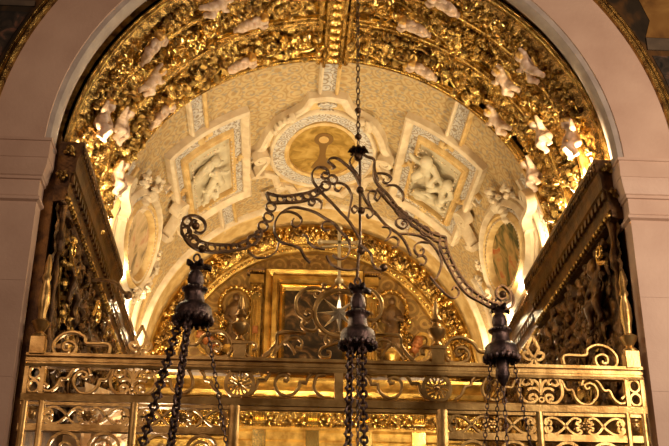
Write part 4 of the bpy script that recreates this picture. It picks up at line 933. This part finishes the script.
for k in range(8):
    a = k * pi / 4 + pi / 2; r_ = .19; c, s = cos(a), sin(a)
    vs = [GM(r_ * c, 3.185 + r_ * s, 0), GM(.05 * cos(a + pi / 8), 3.185 + .05 * sin(a + pi / 8), 0), GM(.05 * cos(a - pi / 8), 3.185 + .05 * sin(a - pi / 8), 0), GM(0, 3.185, .035), GM(0, 3.185, -.035)]
    b.add(vs, [(0, 1, 3), (0, 3, 2), (0, 4, 1), (0, 2, 4)])
so = b.build('star', 'silver', o, angle=5); so['label'] = 'silvery eight-pointed star'
MB().tube([GM(0, 3.36, 0), GM(0, 3.40, 0), GM(0, 3.45, 0)], [.02, .012, .02], 8).build('crest_stem', 'brass', GT)
b = MB(); b.ball(GM(0, 3.475, 0), .036, 12, 9); b.build('crest_ball', 'leafgold', GT)
b = MB(); b.sweep([(0, 3.5), (0, 3.96)], bar(.026, .026, -.013), GM); b.sweep([(-.155, 3.835), (.155, 3.835)], bar(.026, .026, -.013), GM)
for c in ((0, 3.97), (-.165, 3.835), (.165, 3.835)):
    b.ball(GM(c[0], c[1], 0), .026, 8, 6)
for sg in (-1, 1): b.sweep([(sg * .03, 3.80), (sg * .15, 3.79)], bar(.014, .02, -.01), GM)
b.build('cross', 'leafgold', GT)

# ------------------------------------------------------------------ wrought-iron lamp bracket (a plane turned a little to the gate)
BA = radians(16.94); BP = Vector((.08, -.88, 0)); BD = Vector((cos(BA), sin(BA), 0)); BN = Vector((sin(BA), -cos(BA), 0))
def IM(p_, q_, h): v = BP + BD * p_ + BN * h; return (v.x, v.y, q_)
IB = thing('lamp_bracket', 'wrought-iron scrolled lamp bracket hung on a chain in front of the gate, carrying three lamps', 'bracket', IM(.02, 3.0, 0))
def iron(keys, name, w=.011, d=.026, m='iron'):
    b = MB()
    for k in keys: b.sweep(cr(BC[k], 5), bar(w, d, -d / 2), IM)
    return b.build(name, m, IB)
iron(['LA_o', 'LA_i', 'LB_u', 'LB_l'], 'arm_band', .014, .030); iron(['RB_u', 'RB_l', 'RA_o', 'RA_i'], 'arm_band', .014, .030)
def lattice(b, A_, B_, n):
    """rings and cross ties between the two edges of an arm"""
    def at(P, t):
        k = t * (len(P) - 1); i = min(int(k), len(P) - 2); f_ = k - i
        return (P[i][0] + (P[i + 1][0] - P[i][0]) * f_, P[i][1] + (P[i + 1][1] - P[i][1]) * f_)
    for k in range(n):
        p_, q_ = at(A_, (k + .5) / n), at(B_, (k + .5) / n); r_ = max(.02, hypot(p_[0] - q_[0], p_[1] - q_[1]) / 2)
        if r_ < .075: b.sweep(circle((p_[0] + q_[0]) / 2, (p_[1] + q_[1]) / 2, r_ * .95, n=12), bar(.011, .022, -.011), IM, True)
b = MB(); lattice(b, BC['LA_o'][9:], BC['LA_i'][3:], 9); lattice(b, BC['LB_u'], BC['LB_l'][2:], 7)
for p_, q_ in BC['rings']: MB().sweep(circle(p_, q_, .036, n=14), bar(.012, .024, -.012), IM, True).build('ring', 'iron', IB)
b.build('ring_lattice', 'iron', IB)
b = MB(); lattice(b, BC['RB_u'][2:], BC['RB_l'], 8); lattice(b, BC['RA_o'][:8], BC['RA_i'][:8], 8); b.build('ring_lattice', 'iron', IB)
for k in ('s1', 's2', 's3', 's4', 'hubL', 'hubR', 'd1', 'k1', 'k2', 'k3', 'k4', 'k5', 'k6', 'r1', 'r2', 'r3', 'e1', 'e2', 'e3', 'e4', 'e5', 'e6', 'e7', 'fl', 'fr'): iron([k], 'iron_scroll', .010 if k not in ('k1', 's2', 'd1', 'e2', 's1') else .012)
b = MB(); b.tube([IM(q[0], q[1], 0) for q in BC['st'][:7]], .011, 7); b.build('centre_stem', 'iron', IB)
for p_, q_ in BC['balls']: MB().ball(IM(p_, q_, 0), .030, 10, 8).build('iron_ball', 'iron', IB)
b = MB(); hub = Vector(IM(.03, 4.03, 0)); b.ball(hub, .035, 10, 8)
for k in range(8): leaf(b, Matrix.Translation(hub) @ Matrix.Rotation(k * pi / 4, 4, 'Z') @ Matrix.Rotation(-.5, 4, 'Y'), .11, .024, .04)
b.build('leafy_hub', 'iron', IB)
def link(r=.016, l=.030, w=.0045):
    return [(r * cos(a), 0, l * sin(a)) for a in [2 * pi * k / 10 for k in range(10)]], w
def chain(parent, p0, p1, name, m, r=.016, l=.03, w=.0045, fancy=False):
    p0, p1 = Vector(p0), Vector(p1); d = p1 - p0; n = max(2, int(d.length / (l * 1.62))); b = MB()
    q = d.normalized().to_track_quat('Z', 'Y').to_matrix().to_4x4()
    for k in range(n):
        mx = Matrix.Translation(p0 + d * ((k + .5) / n)) @ q @ Matrix.Rotation(pi / 2 * (k % 2) + .4, 4, 'Z')
        c, w_ = link(r, l, w); b.tube([mx @ Vector(x) for x in c], w, 5, True)
        if fancy and k % 2:
            for e in (-1, 1): b.ball(mx @ Vector((e * r * 1.25, 0, 0)), r * .42, 6, 4)
    return b.build(name, m, parent)
topz = 7.6
chain(IB, hub + Vector((0, 0, .05)), (hub.x, hub.y, topz), 'hanging_chain', 'iron', .015, .032, .005)
for dz in (.18, .42): MB().ball(hub + Vector((0, 0, dz)), .03, 10, 7, (1, 1, .8)).build('chain_knop', 'iron', IB)
MB().tube([(hub.x, .02, topz + .5), (hub.x, hub.y, topz + .05), (hub.x, hub.y, topz - .02)], .03, 8).build('wall_stay', 'iron', IB)

# ------------------------------------------------------------------ the three hanging lamps
def lamp(u, label, ends, neck):
    p_ = Vector(IM(u, 2.99, 0)); t = thing('hanging_lamp', label, 'lamp', p_, 'hanging sanctuary lamps')
    b = MB(); b.tube([p_ + Vector((.022 * cos(a), 0, -.0 + .03 * sin(a))) for a in [2 * pi * k / 12 for k in range(12)]], .008, 6, True); b.build('ring', 'bronze', t)
    k_ = neck; z = lambda v: -.03 - v * k_
    pr = [(.012, z(0)), (.03, z(.02)), (.045, z(.05)), (.03, z(.07)), (.05, z(.10)), (.058, z(.15)), (.05, z(.19)), (.06, z(.205)), (.078, z(.215)), (.080, z(.235)), (.068, z(.25)), (.066, z(.27)), (.072, z(.315)), (.078, z(.335)), (.105, z(.352)), (.122, z(.372)), (.128, z(.41)), (.132, z(.455)), (.134, z(.468)), (.124, z(.47)), (.116, z(.43)), (.06, z(.36))]
    MB().lathe(pr, 20, p_, lambda k, j: 1 + (.03 * cos(j * pi / 2) if 3 < k < 10 else 0)).build('canopy', 'bronze', t)
    b = MB()
    for j in range(22): a = 2 * pi * j / 22; b.ball(p_ + Vector((.08 * cos(a), .08 * sin(a), z(.225))), .011, 6, 4)
    b.build('bead_collar', 'bronze', t)
    b = MB()
    for j in range(18):
        a = 2 * pi * j / 18; b.ball(p_ + Vector((.126 * cos(a), .126 * sin(a), z(.47))), .021, 7, 5, (1, 1, 1.3))
    b.build('scalloped_rim', 'bronze', t)
    b = MB()
    for j in range(4):
        a = j * pi / 2 + .6; mx = Matrix.Translation(p_ + Vector((.02 * cos(a), .02 * sin(a), z(.03)))) @ Matrix.Rotation(a, 4, 'Z'); leaf(b, mx, .07 if j else .12, .02, .02)
    b.build('top_leaves', 'bronze', t)
    bz = -1.42; bowl = p_ + Vector((0, 0, bz))
    for k, (a, rb, thick) in enumerate(ends):
        p0 = p_ + Vector((.085 * cos(a), .085 * sin(a), z(.43))); p1 = bowl + Vector((rb * cos(a), rb * sin(a), 0))
        chain(t, p0, p1, 'chain', 'bronze', .024 if thick else .012, .024 if thick else .022, .011 if thick else .005, thick)
    b = MB(); b.lathe([(.30, 0), (.31, -.03), (.27, -.06), (.24, -.14), (.15, -.22), (.06, -.28), (.05, -.33), (.01, -.36)], 20, bowl); b.lathe([(.30, 0), (.27, .0), (.24, -.06), (.02, -.10)], 20, bowl); b.build('bowl', 'bronze', t)
    return t, p_, z
lamp(-1.185, 'dark bronze lamp with thick chains on the near end of the iron bracket', [(3.6, .30, True), (4.5, .30, True), (.2, .30, False)], .92)
t, p_, z = lamp(.02, 'dark bronze lamp at the middle of the bracket, in front of the star', [(4.0, .12, True), (5.0, .12, True), (1.5, .3, False)], .98)
t, p_, z = lamp(1.178, 'dark bronze lamp on the far end of the bracket, over a fat turned drop', [(3.4, .22, False), (.1, .22, False), (1.7, .3, False)], .90)
MB().lathe([(.02, -.38), (.045, -.42), (.05, -.55), (.055, -.58), (.04, -.62), (.015, -.66)], 12, p_).build('turned_drop', 'bronze', t)
chain(t, p_ + Vector((0, 0, -.66)), p_ + Vector((0, 0, -1.5)), 'centre_chain', 'bronze', .013, .028, .005)

# ------------------------------------------------------------------ light
def area(name, loc, target, sx, sy, power, col, spread=180):
    l = bpy.data.lights.new(name, 'AREA'); l.shape = 'RECTANGLE'; l.size = sx; l.size_y = sy; l.energy = power; l.color = col; l.spread = radians(spread)
    o = bpy.data.objects.new(name, l); COL.objects.link(o); o.location = Vector(loc) + Vector((0, 0, EYE))
    d = Vector(target) - Vector(loc); o.rotation_euler = d.to_track_quat('-Z', 'Y').to_euler(); return o
def point(name, loc, power, col, r=.06):
    l = bpy.data.lights.new(name, 'POINT'); l.energy = power; l.color = col; l.shadow_soft_size = r
    o = bpy.data.objects.new(name, l); COL.objects.link(o); o.location = Vector(loc) + Vector((0, 0, EYE)); return o
WARM = (1., .79, .47)
# strip lamps lying on the cornices, washing the vault
for e, X in ((-1, XL), (1, XR)):
    for k, y in enumerate((.45, 1.2, 2.1, 3.3, 4.4, 5.4)):
        pw = (120, 62, 24, 32, 22, 14)[k]
        point('cornice_lamp', (X - e * .16, y, 4.70), pw * (1.15 if e > 0 else 1.), WARM, .05)
# lamps inside the chapel, low, behind the gate
area('altar_lamp', (AX, 4.2, 1.2), (AX, YB, 4.6), 2.2, .25, 85, (1., .76, .42), 120)
point('wall_lamp', (XL + .75, 2.6, 2.1), 60, (1., .78, .52), .08)
area('chapel_lamp', (AX, 2.6, .6), (AX, 3.7, 7.), 1.6, 1.6, 30, (1., .80, .46), 75)
# the nave: unseen fill lights added to brighten gate and stone, plus dim ambient
area('nave_fill', (4.6, -4.2, 4.0), (1.2, 0, 3.6), 1.6, 2.2, 210, (1., .77, .57))
area('nave_fill', (-4.5, -9, 7.), (0, 0, 4.6), 3, 3, 120, (1., .66, .45))
w = bpy.data.worlds.new('nave_dusk'); w.use_nodes = True; SC.world = w
w.node_tree.nodes['Background'].inputs['Color'].default_value = (.8, .48, .28, 1); w.node_tree.nodes['Background'].inputs['Strength'].default_value = .05

# ------------------------------------------------------------------ camera
cam = bpy.data.cameras.new('camera'); cam.sensor_width = 36; cam.lens = 58.147; cam.clip_end = 200
co = bpy.data.objects.new('camera', cam); COL.objects.link(co)
co.matrix_world = Matrix.Translation((-.4838, -8.2026, EYE)) @ Matrix.Rotation(-.0560, 4, 'Z') @ Matrix.Rotation(pi / 2 + .4404, 4, 'X') @ Matrix.Rotation(.0067, 4, 'Z')
SC.camera = co
vs_ = SC.view_settings; vs_.view_transform = 'Standard'; vs_.look = 'None'; vs_.gamma = 1; vs_.use_curve_mapping = False; vs_.exposure = .22
